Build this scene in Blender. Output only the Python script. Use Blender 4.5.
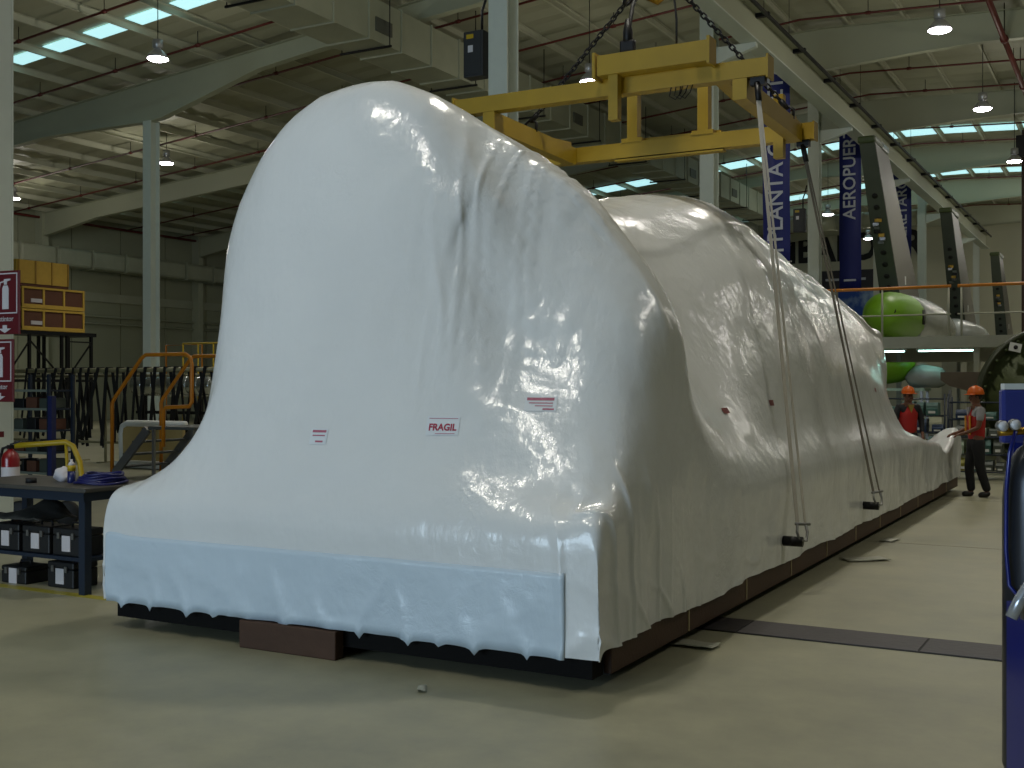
import bpy, bmesh, math, random
import numpy as np
from mathutils import Vector, Matrix, noise
random.seed(7)
for o in list(bpy.data.objects): bpy.data.objects.remove(o)
scene = bpy.context.scene
COL = scene.collection

# ------------------------------------------------------------------ camera
# World: Y runs along the hall, X across it, Z up.  The camera looks 28.8 deg left of Y.
CAM = Vector((0, 0, 1.7)); FPX = 1147.0; YAW = math.radians(28.78); HORIZON = 386.0
cam_d = bpy.data.cameras.new('camera'); cam = bpy.data.objects.new('camera', cam_d); COL.objects.link(cam)
cam.location = CAM; cam.rotation_euler = (math.radians(90), 0, YAW)
cam_d.sensor_width = 36; cam_d.lens = 36 * FPX / 1024; cam_d.shift_y = (HORIZON - 384) / 1024
cam_d.clip_end = 400
scene.camera = cam

# ------------------------------------------------------------------ world, light, exposure
w = bpy.data.worlds.new('world'); scene.world = w; w.use_nodes = True
bg = w.node_tree.nodes['Background']; bg.inputs[0].default_value = (0.62, 0.78, 1.0, 1); bg.inputs[1].default_value = 0.5
vs = scene.view_settings; vs.view_transform = 'Standard'; vs.look = 'None'; vs.gamma = 1; vs.use_curve_mapping = False
vs.exposure = 0.0
LAMP_W = 88.0        # each high bay lamp
SPOT_W = 640.0        # their reflectors' downward beam
DOOR_W = 1350.0       # cool front light, added as daylight from an assumed unseen hangar door
SKY_E = 1.0           # translucent roof panels
def area(name, loc, target, sx, sy, power, col, shape='RECTANGLE'):
    l = bpy.data.lights.new(name, 'AREA'); l.shape = shape; l.size = sx; l.size_y = sy; l.energy = power; l.color = col
    o = bpy.data.objects.new(name, l); COL.objects.link(o); o.location = loc
    d = Vector(target) - Vector(loc); o.rotation_euler = d.to_track_quat('-Z', 'Y').to_euler()
    return o
area('assumed_door_daylight', (-8.5, -13.7, 3.6), (-6.5, 6, 2.2), 9, 5.5, DOOR_W, (0.62, 0.82, 1.0))

# ------------------------------------------------------------------ helpers
def lin(c):
    return tuple(((x/12.92) if x <= .04045 else ((x+.055)/1.055)**2.4) for x in c)
MATS = {}
def mat(name, rgb, rough=.5, metal=0., var=.12, vscale=6., bump=0., bscale=40., spec=.5, coat=0., emit=None, estr=0., alpha=1., trans=0.):
    """procedural material; rgb is an sRGB triple"""
    if name in MATS: return MATS[name]
    m = bpy.data.materials.new(name); m.use_nodes = True; nt = m.node_tree; N = nt.nodes; L = nt.links
    b = N['Principled BSDF']; c = lin(rgb)
    b.inputs['Roughness'].default_value = rough; b.inputs['Metallic'].default_value = metal
    b.inputs['Specular IOR Level'].default_value = spec; b.inputs['Coat Weight'].default_value = coat
    b.inputs['Alpha'].default_value = alpha; b.inputs['Transmission Weight'].default_value = trans
    tc = N.new('ShaderNodeTexCoord'); nz = N.new('ShaderNodeTexNoise'); nz.inputs['Scale'].default_value = vscale; nz.inputs['Detail'].default_value = 5
    L.new(tc.outputs['Object'], nz.inputs['Vector'])
    mx = N.new('ShaderNodeMix'); mx.data_type = 'RGBA'
    mx.inputs[6].default_value = (*[max(0, x*(1-var)) for x in c], 1); mx.inputs[7].default_value = (*[min(1, x*(1+var)) for x in c], 1)
    L.new(nz.outputs['Fac'], mx.inputs[0]); L.new(mx.outputs[2], b.inputs['Base Color'])
    if bump:
        n2 = N.new('ShaderNodeTexNoise'); n2.inputs['Scale'].default_value = bscale; n2.inputs['Detail'].default_value = 4
        L.new(tc.outputs['Object'], n2.inputs['Vector'])
        bp = N.new('ShaderNodeBump'); bp.inputs['Strength'].default_value = bump; bp.inputs['Distance'].default_value = .02
        L.new(n2.outputs['Fac'], bp.inputs['Height']); L.new(bp.outputs[0], b.inputs['Normal'])
    if emit:
        b.inputs['Emission Color'].default_value = (*lin(emit), 1); b.inputs['Emission Strength'].default_value = estr
    MATS[name] = m
    return m

class MB:
    """collects geometry of one mesh"""
    def __init__(s): s.v = []; s.f = []; s.sm = []
    def add(s, vs_, fs, smooth=False):
        k = len(s.v); s.v += [tuple(p) for p in vs_]; s.f += [tuple(i+k for i in f) for f in fs]; s.sm += [smooth]*len(fs); return s
    def box(s, c, d, rz=0., M=None, ch=0.):
        """box centre c, size d; ch = chamfer on vertical-profile edges"""
        x, y, z = [q/2 for q in d]
        if ch <= 0:
            P = [(-x,-y,-z),(x,-y,-z),(x,y,-z),(-x,y,-z),(-x,-y,z),(x,-y,z),(x,y,z),(-x,y,z)]
            F = [(0,3,2,1),(4,5,6,7),(0,1,5,4),(1,2,6,5),(2,3,7,6),(3,0,4,7)]
        else:
            bm = bmesh.new(); bmesh.ops.create_cube(bm, size=1)
            for v in bm.verts: v.co = Vector((v.co.x*2*x, v.co.y*2*y, v.co.z*2*z))
            bmesh.ops.bevel(bm, geom=bm.edges[:], offset=ch, segments=2, affect='EDGES', profile=.5)
            P = [v.co.copy() for v in bm.verts]; bm.verts.index_update(); F = [[v.index for v in f.verts] for f in bm.faces]; bm.free()
        R = Matrix.Rotation(rz, 3, 'Z') if rz else None
        out = []
        for p in P:
            q = Vector(p)
            if M is not None: q = M @ q
            if R is not None: q = R @ q
            out.append(q + Vector(c))
        return s.add(out, F)
    def beam(s, a, b, wd, ht, up=(0,0,1)):
        """rectangular bar from a to b"""
        a = Vector(a); b = Vector(b); t = (b-a).normalized(); u = Vector(up)
        r = t.cross(u)
        if r.length < 1e-4: r = t.cross(Vector((0,1,0)))
        r.normalize(); u = r.cross(t).normalized()
        P = []
        for q in (a, b):
            for i, j in ((-1,-1),(1,-1),(1,1),(-1,1)): P.append(q + r*(i*wd/2) + u*(j*ht/2))
        return s.add(P, [(0,1,2,3),(7,6,5,4),(0,4,5,1),(1,5,6,2),(2,6,7,3),(3,7,4,0)])
    def tube(s, pts, r, n=8, closed=False, cap=True, radii=None):
        pts = [Vector(p) for p in pts]; m = len(pts); rings = []
        ref = None
        for i, p in enumerate(pts):
            if closed: t = pts[(i+1) % m] - pts[i-1]
            else: t = pts[min(i+1, m-1)] - pts[max(i-1, 0)]
            if t.length < 1e-9: t = Vector((0,0,1))
            t.normalize()
            if ref is None:
                ref = Vector((0,0,1)) if abs(t.z) < .9 else Vector((1,0,0))
            u = t.cross(ref)
            if u.length < 1e-5: u = t.orthogonal()
            u.normalize(); v = t.cross(u).normalized(); ref = -v if False else u.cross(t)
            rr = radii[i] if radii else r
            rings.append([p + (u*math.cos(2*math.pi*k/n) + v*math.sin(2*math.pi*k/n))*rr for k in range(n)])
        P = [q for g in rings for q in g]; F = []
        for i in range(m if closed else m-1):
            a = i*n; b = ((i+1) % m)*n
            for k in range(n):
                F.append((a+k, a+(k+1) % n, b+(k+1) % n, b+k))
        if cap and not closed:
            F.append(tuple(range(n-1, -1, -1))); F.append(tuple((m-1)*n+k for k in range(n)))
        return s.add(P, F, True)
    def lathe(s, prof, n=24, M=None, cap=True):
        """profile [(r,z)...] turned about local Z, then matrix M"""
        P = []; F = []
        for r, z in prof:
            for k in range(n):
                q = Vector((r*math.cos(2*math.pi*k/n), r*math.sin(2*math.pi*k/n), z)); P.append(M @ q if M is not None else q)
        for i in range(len(prof)-1):
            for k in range(n):
                F.append((i*n+k, i*n+(k+1) % n, (i+1)*n+(k+1) % n, (i+1)*n+k))
        if cap:
            F.append(tuple(range(n-1, -1, -1))); F.append(tuple((len(prof)-1)*n+k for k in range(n)))
        return s.add(P, F, True)
    def prism(s, poly, a, b, axis='Y'):
        """polygon of 2-D points extruded from a to b along axis. axis Y: (x,z); X: (y,z); Z: (x,y)"""
        n = len(poly); P = []
        for q in (a, b):
            for (m, k) in poly:
                P.append((m, q, k) if axis == 'Y' else ((q, m, k) if axis == 'X' else (m, k, q)))
        F = [tuple(range(n)), tuple(range(2*n-1, n-1, -1))]
        for i in range(n): F.append((i, i+n, (i+1) % n + n, (i+1) % n))
        return s.add(P, F)
    def sphere(s, c, r, n=12, m=8, sc=(1,1,1)):
        P = []; F = []
        for i in range(m+1):
            th = math.pi*i/m
            for k in range(n):
                ph = 2*math.pi*k/n
                P.append((c[0]+r*sc[0]*math.sin(th)*math.cos(ph), c[1]+r*sc[1]*math.sin(th)*math.sin(ph), c[2]-r*sc[2]*math.cos(th)))
        for i in range(m):
            for k in range(n): F.append((i*n+k, i*n+(k+1) % n, (i+1)*n+(k+1) % n, (i+1)*n+k))
        return s.add(P, F, True)
    def mesh(s, name, o=(0,0,0)):
        me = bpy.data.meshes.new(name)
        me.from_pydata([(p[0]-o[0], p[1]-o[1], p[2]-o[2]) for p in s.v], [], s.f); me.validate()
        bm = bmesh.new(); bm.from_mesh(me); bmesh.ops.recalc_face_normals(bm, faces=bm.faces[:]); bm.to_mesh(me); bm.free()
        if len(me.polygons) == len(s.sm): me.polygons.foreach_set('use_smooth', s.sm)
        return me
    def build(s, name, material, parent=None, base=None):
        """parent given: coordinates are the parent's local ones. base given: world coordinates, origin put at base"""
        o = bpy.data.objects.new(name, s.mesh(name, base or (0,0,0))); COL.objects.link(o)
        o.data.materials.append(material)
        if base: o.location = base
        if parent: o.parent = parent
        return o
def tag(o, label=None, cat=None, group=None, kind=None):
    if label: o['label'] = label
    if cat: o['category'] = cat
    if group: o['group'] = group
    if kind: o['kind'] = kind
    return o
def thing(name, label, cat, loc=(0,0,0), rz=0., group=None, kind=None):
    o = bpy.data.objects.new(name, None); COL.objects.link(o); o.location = loc; o.rotation_euler = (0,0,rz); o.empty_display_size = .1
    return tag(o, label, cat, group, kind)
def dup(o, name=None, parent=None, loc=None, data=True):
    c = o.copy(); COL.objects.link(c)
    if parent is not None: c.parent = parent
    if loc is not None: c.location = loc
    return c
def copy_tree(o, loc=None, rz=None, label=None, parent=None):
    c = o.copy(); COL.objects.link(c)
    if parent is not None: c.parent = parent
    if loc is not None: c.location = loc
    if rz is not None: c.rotation_euler[2] = rz
    if label: c['label'] = label
    for ch in [q for q in bpy.data.objects if q.parent == o]: copy_tree(ch, parent=c)
    return c
ORD = ['first','second','third','fourth','fifth','sixth','seventh','eighth','ninth','tenth','eleventh','twelfth','thirteenth','fourteenth','fifteenth','sixteenth','seventeenth','eighteenth','nineteenth','twentieth','twenty-first','twenty-second','twenty-third','twenty-fourth','twenty-fifth','twenty-sixth']
def text(s, body, name, material, parent, loc, rot, size, align='CENTER', bold=0., ext=.002, sx=1.):
    cu = bpy.data.curves.new(name, 'FONT'); cu.body = body; cu.size = size; cu.align_x = align; cu.align_y = 'CENTER'
    cu.extrude = ext; cu.offset = bold*size; cu.resolution_u = 3
    t = bpy.data.objects.new(name+'_tmp', cu); COL.objects.link(t)
    dg = bpy.context.evaluated_depsgraph_get(); me = bpy.data.meshes.new_from_object(t.evaluated_get(dg)); bpy.data.objects.remove(t)
    me.name = name; me.materials.clear(); me.materials.append(material)
    if sx != 1.: me.transform(Matrix.Diagonal((sx,1,1,1)))
    o = bpy.data.objects.new(name, me); COL.objects.link(o); o.location = loc; o.rotation_euler = rot
    if parent: o.parent = parent
    return o
FW = Vector((-math.sin(YAW), math.cos(YAW), 0)); RT = Vector((math.cos(YAW), math.sin(YAW), 0))
def at(px, py, d):
    """world point at depth d (metres along the view axis) seen at a pixel of the photograph"""
    return CAM + FW*d + RT*((px-512)/FPX*d) + Vector((0,0,1))*((HORIZON-py)/FPX*d)

# ------------------------------------------------------------------ materials
M_col = mat('column_paint', (.77,.80,.76), .45, var=.05)
M_beam = mat('roof_steel_paint', (.66,.67,.58), .5, var=.08, vscale=.6)
M_purlin = mat('purlin_paint', (.74,.74,.66), .5, var=.05)
M_roof = mat('roof_sheet', (.66,.66,.57), .55, var=.10, vscale=.35)
M_wall = mat('wall_panel', (.60,.61,.52), .7, var=.07, vscale=.4)
M_galv = mat('galvanised_duct', (.64,.65,.57), .42, .15, var=.2, vscale=1.5)
M_red = mat('sprinkler_red', (.36,.11,.09), .5)
M_sky = mat('roof_light_panel', (.7,.85,.85), .4, emit=(.72,.93,.95), estr=SKY_E)
M_lampglow = mat('lamp_lens', (1,1,1), .3, emit=(1.,.95,1.), estr=28.)
M_alu = mat('lamp_reflector', (.75,.75,.76), .35, .6)
M_yel = mat('spreader_yellow', (.60,.49,.02), .55, var=.18, vscale=3., bump=.05)
M_blk = mat('black_steel', (.06,.06,.07), .5, .3)
M_dark = mat('dark_rubber', (.05,.05,.055), .65)
M_orange = mat('rail_orange', (.72,.44,.06), .45)
M_yrail = mat('rail_yellow', (.74,.62,.10), .45)
M_navy = mat('bench_blue', (.075,.13,.20), .45, var=.2)
M_white = mat('white_paint', (.82,.83,.82), .5, var=.03)
M_letter = mat('letter_black', (.045,.045,.05), .6)
M_banner = mat('banner_blue', (.03,.10,.42), .55, var=.10, vscale=1.)
M_wood = mat('brown_timber', (.27,.18,.12), .75, var=.3, vscale=5., bump=.3, bscale=12.)
M_skid = mat('skid_brown', (.27,.18,.125), .6, var=.25, vscale=2., bump=.1)
M_ply = mat('crate_yellow_wood', (.74,.60,.24), .7, var=.15)
M_crate = mat('crate_brown_infill', (.36,.22,.15), .75, var=.2)
M_steel = mat('bare_steel', (.55,.55,.55), .35, .8)
M_strap = mat('sling_web', (.68,.66,.62), .7, var=.1, vscale=10)
M_signred = mat('sign_red', (.36,.05,.09), .45, var=.05)
M_green = mat('primer_green', (.40,.58,.07), .45, var=.08, vscale=1.5)
M_dgreen = mat('primer_dark_green', (.22,.27,.12), .5, var=.2)
M_fin = mat('fin_skin', (.34,.33,.29), .5, .0, var=.08, vscale=.8)
M_spar = mat('fin_spar', (.29,.32,.29), .45, .2, var=.2, vscale=2)
M_deck = mat('deck_beige', (.60,.60,.53), .55, var=.08)
M_cyl = mat('cylinder_grey', (.16,.17,.20), .3, .35, var=.15)
M_cart = mat('cart_blue', (.05,.11,.45), .28, .1, var=.12, coat=.4)
M_brass = mat('brass', (.62,.48,.16), .3, .8)
M_gauge = mat('gauge_face', (.82,.82,.84), .3)
M_tarp = mat('plastic_wrap_grey', (.55,.57,.56), .25, var=.15, vscale=2., bump=.5, bscale=4.)

def floor_material():
    m = bpy.data.materials.new('polished_floor'); m.use_nodes = True; nt = m.node_tree; N = nt.nodes; L = nt.links; b = N['Principled BSDF']
    tc = N.new('ShaderNodeTexCoord')
    def nz(sc, det=6, rough=.6):
        n = N.new('ShaderNodeTexNoise'); n.inputs['Scale'].default_value = sc; n.inputs['Detail'].default_value = det; n.inputs['Roughness'].default_value = rough
        L.new(tc.outputs['Object'], n.inputs['Vector']); return n
    big = nz(.35); mid = nz(2.2, 8, .7); fine = nz(18, 3)
    cr = N.new('ShaderNodeValToRGB'); e = cr.color_ramp.elements
    e[0].position = .3; e[0].color = (*lin((.47,.47,.40)), 1); e[1].position = .70; e[1].color = (*lin((.66,.645,.54)), 1)
    mix = N.new('ShaderNodeMath'); mix.operation = 'MULTIPLY_ADD'; mix.inputs[1].default_value = .45
    L.new(mid.outputs['Fac'], mix.inputs[0]); sc = N.new('ShaderNodeMath'); sc.operation = 'MULTIPLY'; sc.inputs[1].default_value = .55
    L.new(big.outputs['Fac'], sc.inputs[0]); L.new(sc.outputs[0], mix.inputs[2]); L.new(mix.outputs[0], cr.inputs[0])
    # dark scuffs
    sp = nz(5.5, 9, .75); c2 = N.new('ShaderNodeValToRGB'); c2.color_ramp.elements[0].position = .66; c2.color_ramp.elements[1].position = .74
    L.new(sp.outputs['Fac'], c2.inputs[0])
    mm = N.new('ShaderNodeMix'); mm.data_type = 'RGBA'; mm.inputs[7].default_value = (*lin((.36,.36,.30)), 1)
    f = N.new('ShaderNodeMath'); f.operation = 'MULTIPLY'; f.inputs[1].default_value = .5; L.new(c2.outputs[0], f.inputs[0])
    L.new(f.outputs[0], mm.inputs[0]); L.new(cr.outputs[0], mm.inputs[6]); L.new(mm.outputs[2], b.inputs['Base Color'])
    rr = N.new('ShaderNodeMapRange'); rr.inputs[3].default_value = .36; rr.inputs[4].default_value = .55; L.new(mid.outputs['Fac'], rr.inputs[0]); L.new(rr.outputs[0], b.inputs['Roughness'])
    bp = N.new('ShaderNodeBump'); bp.inputs['Strength'].default_value = .04; L.new(fine.outputs['Fac'], bp.inputs['Height']); L.new(bp.outputs[0], b.inputs['Normal'])
    return m

# ------------------------------------------------------------------ setting
XL, XR, YF, YB = -45.0, 16.0, -14.0, 80.0
def roof_z(x): return 13.1 - (.09*(-9-x) if x < -9 else .05*(x+9))
fl = MB().box(((XL+XR)/2, (YF+YB)/2, -.1), (XR-XL+2, YB-YF+2, .2)).build('floor', floor_material(), base=(0,0,0))
tag(fl, 'polished greenish grey concrete factory floor', 'floor', kind='structure')
M_joint = mat('joint_dark', (.42,.42,.36), .6)
def floor_strip(name, x0, x1, y0, y1, m, t=.004, parent=fl):
    return MB().box(((x0+x1)/2, (y0+y1)/2, t/2+.0005), (x1-x0, y1-y0, t)).build(name, m, parent)
for yj in (3.2, 12.9, 18.2, 23.5): floor_strip('floor_joint', -30, 10, yj, yj+.012, M_joint, .001)
for xj in (-8.6, 3.9): floor_strip('floor_joint', xj, xj+.012, 0, 40, M_joint, .0015)
M_yline = mat('yellow_floor_line', (.62,.58,.20), .5, var=.2)
floor_strip('yellow_line', -16, -6.9, 6.42, 6.52, M_yline, .002)
# steel trench cover crossing the aisle, plate by plate
M_plate = mat('trench_plate', (.27,.255,.26), .5, .35, var=.25, vscale=3., bump=.15, bscale=25.)
M_recess = mat('trench_recess', (.05,.05,.05), .7)
tr = MB().box((-2.5, 7.88, .003), (9.6, .46, .004)).build('trench_cover', M_recess, fl)
for i in range(8):
    x0 = -7.25 + i*1.2
    MB().box((x0+.6, 7.88, .006), (1.185, .44, .006)).build('cover_plate', M_plate, tr)
for x, y in ((-3.05,7.74),(-2.85,7.98)): MB().box((x, y, .0098), (.12,.07,.002)).build('lifting_slot', M_recess, tr)
M_debris = mat('film_scrap', (.66,.66,.60), .4)

cw = (XL+XR)/2
# roof: corrugated sheets, one slope each side of the ridge
def roof_sheet(x0, x1):
    mb = MB(); n = int((YB-YF)/.5); P = []; F = []
    for i in range(n+1):
        y = YF + i*(YB-YF)/n
        dz = .045*(i % 2)
        for x in (x0, x1): P.append((x, y, roof_z(x)+dz))
    for i in range(n): F.append((2*i, 2*i+1, 2*i+3, 2*i+2))
    return mb.add(P, F)
ceil = roof_sheet(XL, -9.0).build('ceiling', M_roof); tag(ceil, 'off-white corrugated metal roof carried on purlins', 'ceiling', kind='structure')
roof_sheet(-9.0, XR).build('roof_slope', M_roof, ceil)
# purlins, each a cold formed C section along the hall
def purlin(x):
    z = roof_z(x); h = .22; t = .012; f = .07
    poly = [(x-f/2, z-.005),(x+f/2, z-.005),(x+f/2, z-.02),(x-f/2+t, z-.02),(x-f/2+t, z-h+.02),(x+f/2, z-h+.02),(x+f/2, z-h),(x-f/2, z-h)]
    return MB().prism(poly, 2, YB-.2).build('purlin', M_purlin, ceil)
x = -44.2
while x < 4: purlin(x); x += 1.65
# tapered rafters
def rafter_depth(x):
    pts = [(-45,1.1),(-41,.75),(-32,.8),(-27.2,1.25),(-26.8,1.25),(-22.8,.58),(-20,.5),(-14,.55),(-9.3,1.25),(-8.7,1.3),(-5.5,.95),(-3,.8),(4,.75),(16,1.)]
    for (a, da), (b, db) in zip(pts, pts[1:]):
        if a <= x <= b: return da + (db-da)*(x-a)/(b-a)
    return 1.
FRAMES = [6.1, 16.1, 26.1, 36.1, 46.1, 56.1, 66.1, 76.1]
def rafter(y):
    mb = MB(); xs = [-44.9,-41,-36,-32,-29,-27.3,-26.7,-25,-22.8,-20,-17,-14,-11.5,-9.4,-8.6,-6,-4,0,4,10,15.8]
    top = [(x, roof_z(x)-.225) for x in xs]; bot = [(x, roof_z(x)-.225-rafter_depth(x)) for x in xs]
    mb.prism(top + bot[::-1], y-.012, y+.012)
    for line in (top, bot):
        for (a, b) in zip(line, line[1:]): mb.beam((a[0], y, a[1]), (b[0], y, b[1]), .26, .02)
    return mb.build('rafter', M_beam, ceil)
for y in FRAMES: rafter(y)
# translucent roof panels between the purlins
def roof_lights(y, x0, x1, wy=1.0, parent=ceil):
    x = -44.2
    while x < 4:
        a, b = x+.14, x+1.65-.14
        if a >= x0 and b <= x1:
            mb = MB(); P = [(a,y-wy/2,roof_z(a)-.03),(b,y-wy/2,roof_z(b)-.03),(b,y+wy/2,roof_z(b)-.03),(a,y+wy/2,roof_z(a)-.03)]
            P += [(p[0],p[1],p[2]+.02) for p in P]
            mb.add(P, [(3,2,1,0),(4,5,6,7),(0,1,5,4),(1,2,6,5),(2,3,7,6),(3,0,4,7)]).build('roof_light', M_sky, parent)
        x += 1.65
roof_lights(22.6, -36, -15.5, .62); roof_lights(38.2, -44, -27, .8); roof_lights(53.6, -27, 3, 1.5); roof_lights(64.6, -30, 3, 1.3)

# walls
wl = MB().box((XL-.1, (YF+YB)/2, 5.5), (.2, YB-YF, 11)).build('wall_left', M_wall); tag(wl, 'pale panelled left side wall of the hall', 'wall', kind='structure')
def panel_wall(parent, y0, y1, z0, z1, nx, nz_):
    for i in range(nx):
        for j in range(nz_):
            a = y0+(y1-y0)*i/nx; b = y0+(y1-y0)*(i+1)/nx; c = z0+(z1-z0)*j/nz_; d = z0+(z1-z0)*(j+1)/nz_
            MB().box((XL+.03, (a+b)/2, (c+d)/2), (.06, b-a-.05, d-c-.05)).build('wall_panel', M_wall, parent)
panel_wall(wl, 20, 65, 0, 9.6, 15, 2)
MB().beam((XL+.1, 6, 6.05), (XL+.1, 70, 6.05), .12, .42).build('cable_tray', M_galv, wl)
for z in (5.1, 4.75): MB().tube([(XL+.18, 10, z),(XL+.18, 70, z)], .05, 8).build('wall_pipe', M_galv, wl)
for y in FRAMES[1:]: MB().box((XL+.3, y, 4.9), (.5, .35, 9.8)).build('wall_stanchion', M_beam, wl)
for y, z1 in ((34.2, 9.5),(42.5, 9.5)): MB().tube([(XL+.3, y, .2),(XL+.3, y, z1)], .055, 8).build('riser_pipe', M_red, wl)
MB().tube([(XL+.35, 5, 9.5),(XL+.35, 75, 9.5)], .06, 8).build('eaves_pipe', M_red, wl)
wb = MB().box((cw, YB+.1, 6.6), (XR-XL, .2, 13.2)).build('wall_back', mat('wall_end', (.80,.80,.71), .7, var=.06, vscale=.3)); tag(wb, 'pale end wall carrying the big black lettering', 'wall', kind='structure')
wr = MB().box((XR+.1, (YF+YB)/2, 6), (.2, YB-YF, 12)).build('wall_right', M_wall); tag(wr, 'pale right side wall of the hall', 'wall', kind='structure')
wf = MB(); wf.box((-30, YF-.1, 6), (30, .2, 12)); wf = wf.build('wall_front', M_wall); tag(wf, 'pale unseen wall with an assumed hangar door opening', 'wall', kind='structure')
MB().box((7, YF-.1, 6), (18, .2, 12)).build('wall_section', M_wall, wf)
MB().box((-8.5, YF-.1, 9.3), (13, .2, 5.6)).build('door_header', M_wall, wf)

# columns: welded H sections
def column(x, y, h, label, wd=.34, dp=.38, boxed=False):
    t = thing('steel_column', label, 'column', (x, y, 0), kind='structure')
    MB().box((0, 0, h/2), (.03, dp-.05, h)).build('web', M_col, t)
    for sgn in (-1, 1): MB().box((0, sgn*(dp/2-.0125), h/2), (wd, .025, h)).build('flange', M_col, t)
    if boxed:
        for sgn in (-1, 1): MB().box((sgn*(wd/2-.012), 0, h/2), (.02, dp-.055, h)).build('side_plate', M_col, t)
    MB().box((0, 0, .0175), (wd+.14, dp+.14, .03)).build('base_plate', M_beam, t)
    return t
for i, y in enumerate(FRAMES[1:]):
    column(-9, y, roof_z(-9)-.24-rafter_depth(-9), ['tall pale column behind the wrapped load with a grey switch box','pale column standing between the spreader and first blue banner','pale column between the two lettered blue banners','pale column just right of the middle blue banner','pale column behind the grey tail fin','pale column near the end of the crane runway','farthest pale column by the end wall'][i])
for y, lb in ((26.1, 'slim pale column left of the wrapped load by the orange stairs'),):
    column(-27.25, y, roof_z(-27)-.24-rafter_depth(-27), lb)
near_col = column(-10.68, 7.85, roof_z(-10.6)-.24, 'pale column at the left edge with red extinguisher signs', .5, .44, True)

# crane runway beam with conductor bar
rb = thing('crane_runway_beam', 'long cream crane runway beam crossing the upper right', 'beam', (-8.0, 0, 9.7), kind='structure')
RY0, RY1 = 4.0, 72.0
rmb = MB(); rmb.box((0, (RY0+RY1)/2, .0), (.42, RY1-RY0, .035)); rmb.build('bottom_flange', M_col, rb)
MB().box((0, (RY0+RY1)/2, .40), (.03, RY1-RY0, .77)).build('web', M_beam, rb)
MB().box((0, (RY0+RY1)/2, .80), (.42, RY1-RY0, .035)).build('top_flange', M_beam, rb)
MB().box((0, (RY0+RY1)/2, .85), (.09, RY1-RY0, .07)).build('rail', M_steel, rb)
MB().beam((.30, RY0, .70), (.30, RY1, .70), .06, .08).build('conductor_bar', M_blk, rb)
y = 10.
while y < RY1: MB().beam((.0, y, .73), (.34, y, .73), .12, .10).build('bar_bracket', M_blk, rb); y += 3.3
for y in FRAMES[1:-1]: MB().prism([(-.83,-.02),(.15,-.02),(.15,-.12),(-.83,-.42)], y-.08, y+.08).build('bracket', M_col, rb)

# sprinkler pipes across the roof
def sprinkler(y, x0, x1, drop, label):
    t = thing('sprinkler_pipe', label, 'pipe', (x0, y, roof_z(x0)-drop), group='red sprinkler branch pipes under the roof')
    xs = [x0] + ([-9.0] if x0 < -9 < x1 else []) + [x1]
    MB().tube([(q-x0, 0, roof_z(q)-roof_z(x0)) for q in xs], .034, 6).build('run', M_red, t)
    q = x0+1.2
    while q < x1:
        MB().tube([(q-x0-.07, 0, roof_z(q-.07)-roof_z(x0)), (q-x0+.07, 0, roof_z(q+.07)-roof_z(x0))], .055, 6).build('coupling', M_red, t)
        MB().tube([(q-x0, 0, roof_z(q)-roof_z(x0)), (q-x0, 0, roof_z(q)-roof_z(x0)+drop-.02)], .012, 5).build('hanger_rod', M_blk, t)
        q += 3.3
    return t
y = 14.2; k = 0
while y < 78:
    sprinkler(y, -44.5, 3.5, .42, 'red sprinkler branch pipe, %s counting from the near end of the roof' % ORD[k]); y += 3.35; k += 1
mp = thing('sprinkler_main', 'red sprinkler main running lengthwise at the top right', 'pipe', (-3.5, 0, 11.75))
MB().tube([(0, 14, 0), (0, 79, 0)], .085, 8).build('run', M_red, mp)
for y in range(16, 78, 5): MB().tube([(0, y, 0), (0, y, roof_z(-3.5)-11.77)], .015, 5).build('hanger_rod', M_blk, mp)
for y in range(18, 78, 6): MB().tube([(0, y-.1, 0), (0, y+.1, 0)], .12, 8).build('coupling', M_red, mp)

# ventilation duct, section by section
dt = thing('ventilation_duct', 'big rectangular galvanised duct running along the roof', 'duct', (-17.4, 0, 10.85))
y = 9.0; k = 0
while y < 60:
    MB().box((0, y+.69, 0), (1.25, 1.36, 1.05)).build('duct_section', M_galv, dt)
    MB().box((0, y+1.4, 0), (1.33, .05, 1.13)).build('flange', M_galv, dt)
    if k % 3 == 1:
        MB().beam((-.8, y+.7, -.57), (.8, y+.7, -.57), .05, .05).build('support_bar', M_blk, dt)
        for s in (-.75, .75): MB().tube([(s, y+.7, -.55), (s, y+.7, roof_z(-17.4+s)-10.87)], .015, 5).build('hanger_rod', M_blk, dt)
    if k % 4 == 2: MB().box((.64, y+.6, -.1), (.04, .7, .35)).build('grille', mat('grille_grey', (.35,.36,.33), .5, .3), dt)
    y += 1.42; k += 1
d2 = thing('wall_duct', 'galvanised round-edged duct running along the left wall', 'duct', (XL+.75, 0, 7.7))
y = 16.0
while y < 62:
    MB().box((0, y+1, 0), (.9, 1.96, .85), ch=.12).build('duct_section', M_galv, d2)
    MB().box((0, y+2, 0), (.98, .05, .93)).build('flange', M_galv, d2)
    y += 2.03
d3 = thing('branch_duct', 'smaller silvery duct crossing under the far roof', 'duct', (0, 63.2, 10.6))
x = -26.
while x < -11:
    MB().lathe([(.42,0),(.42,1.36)], 12, Matrix.Translation((x,0,0)) @ Matrix.Rotation(math.pi/2, 4, 'Y')).build('duct_section', M_galv, d3)
    MB().lathe([(.46,1.37),(.46,1.42)], 12, Matrix.Translation((x,0,0)) @ Matrix.Rotation(math.pi/2, 4, 'Y')).build('flange', M_galv, d3)
    x += 1.43
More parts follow.
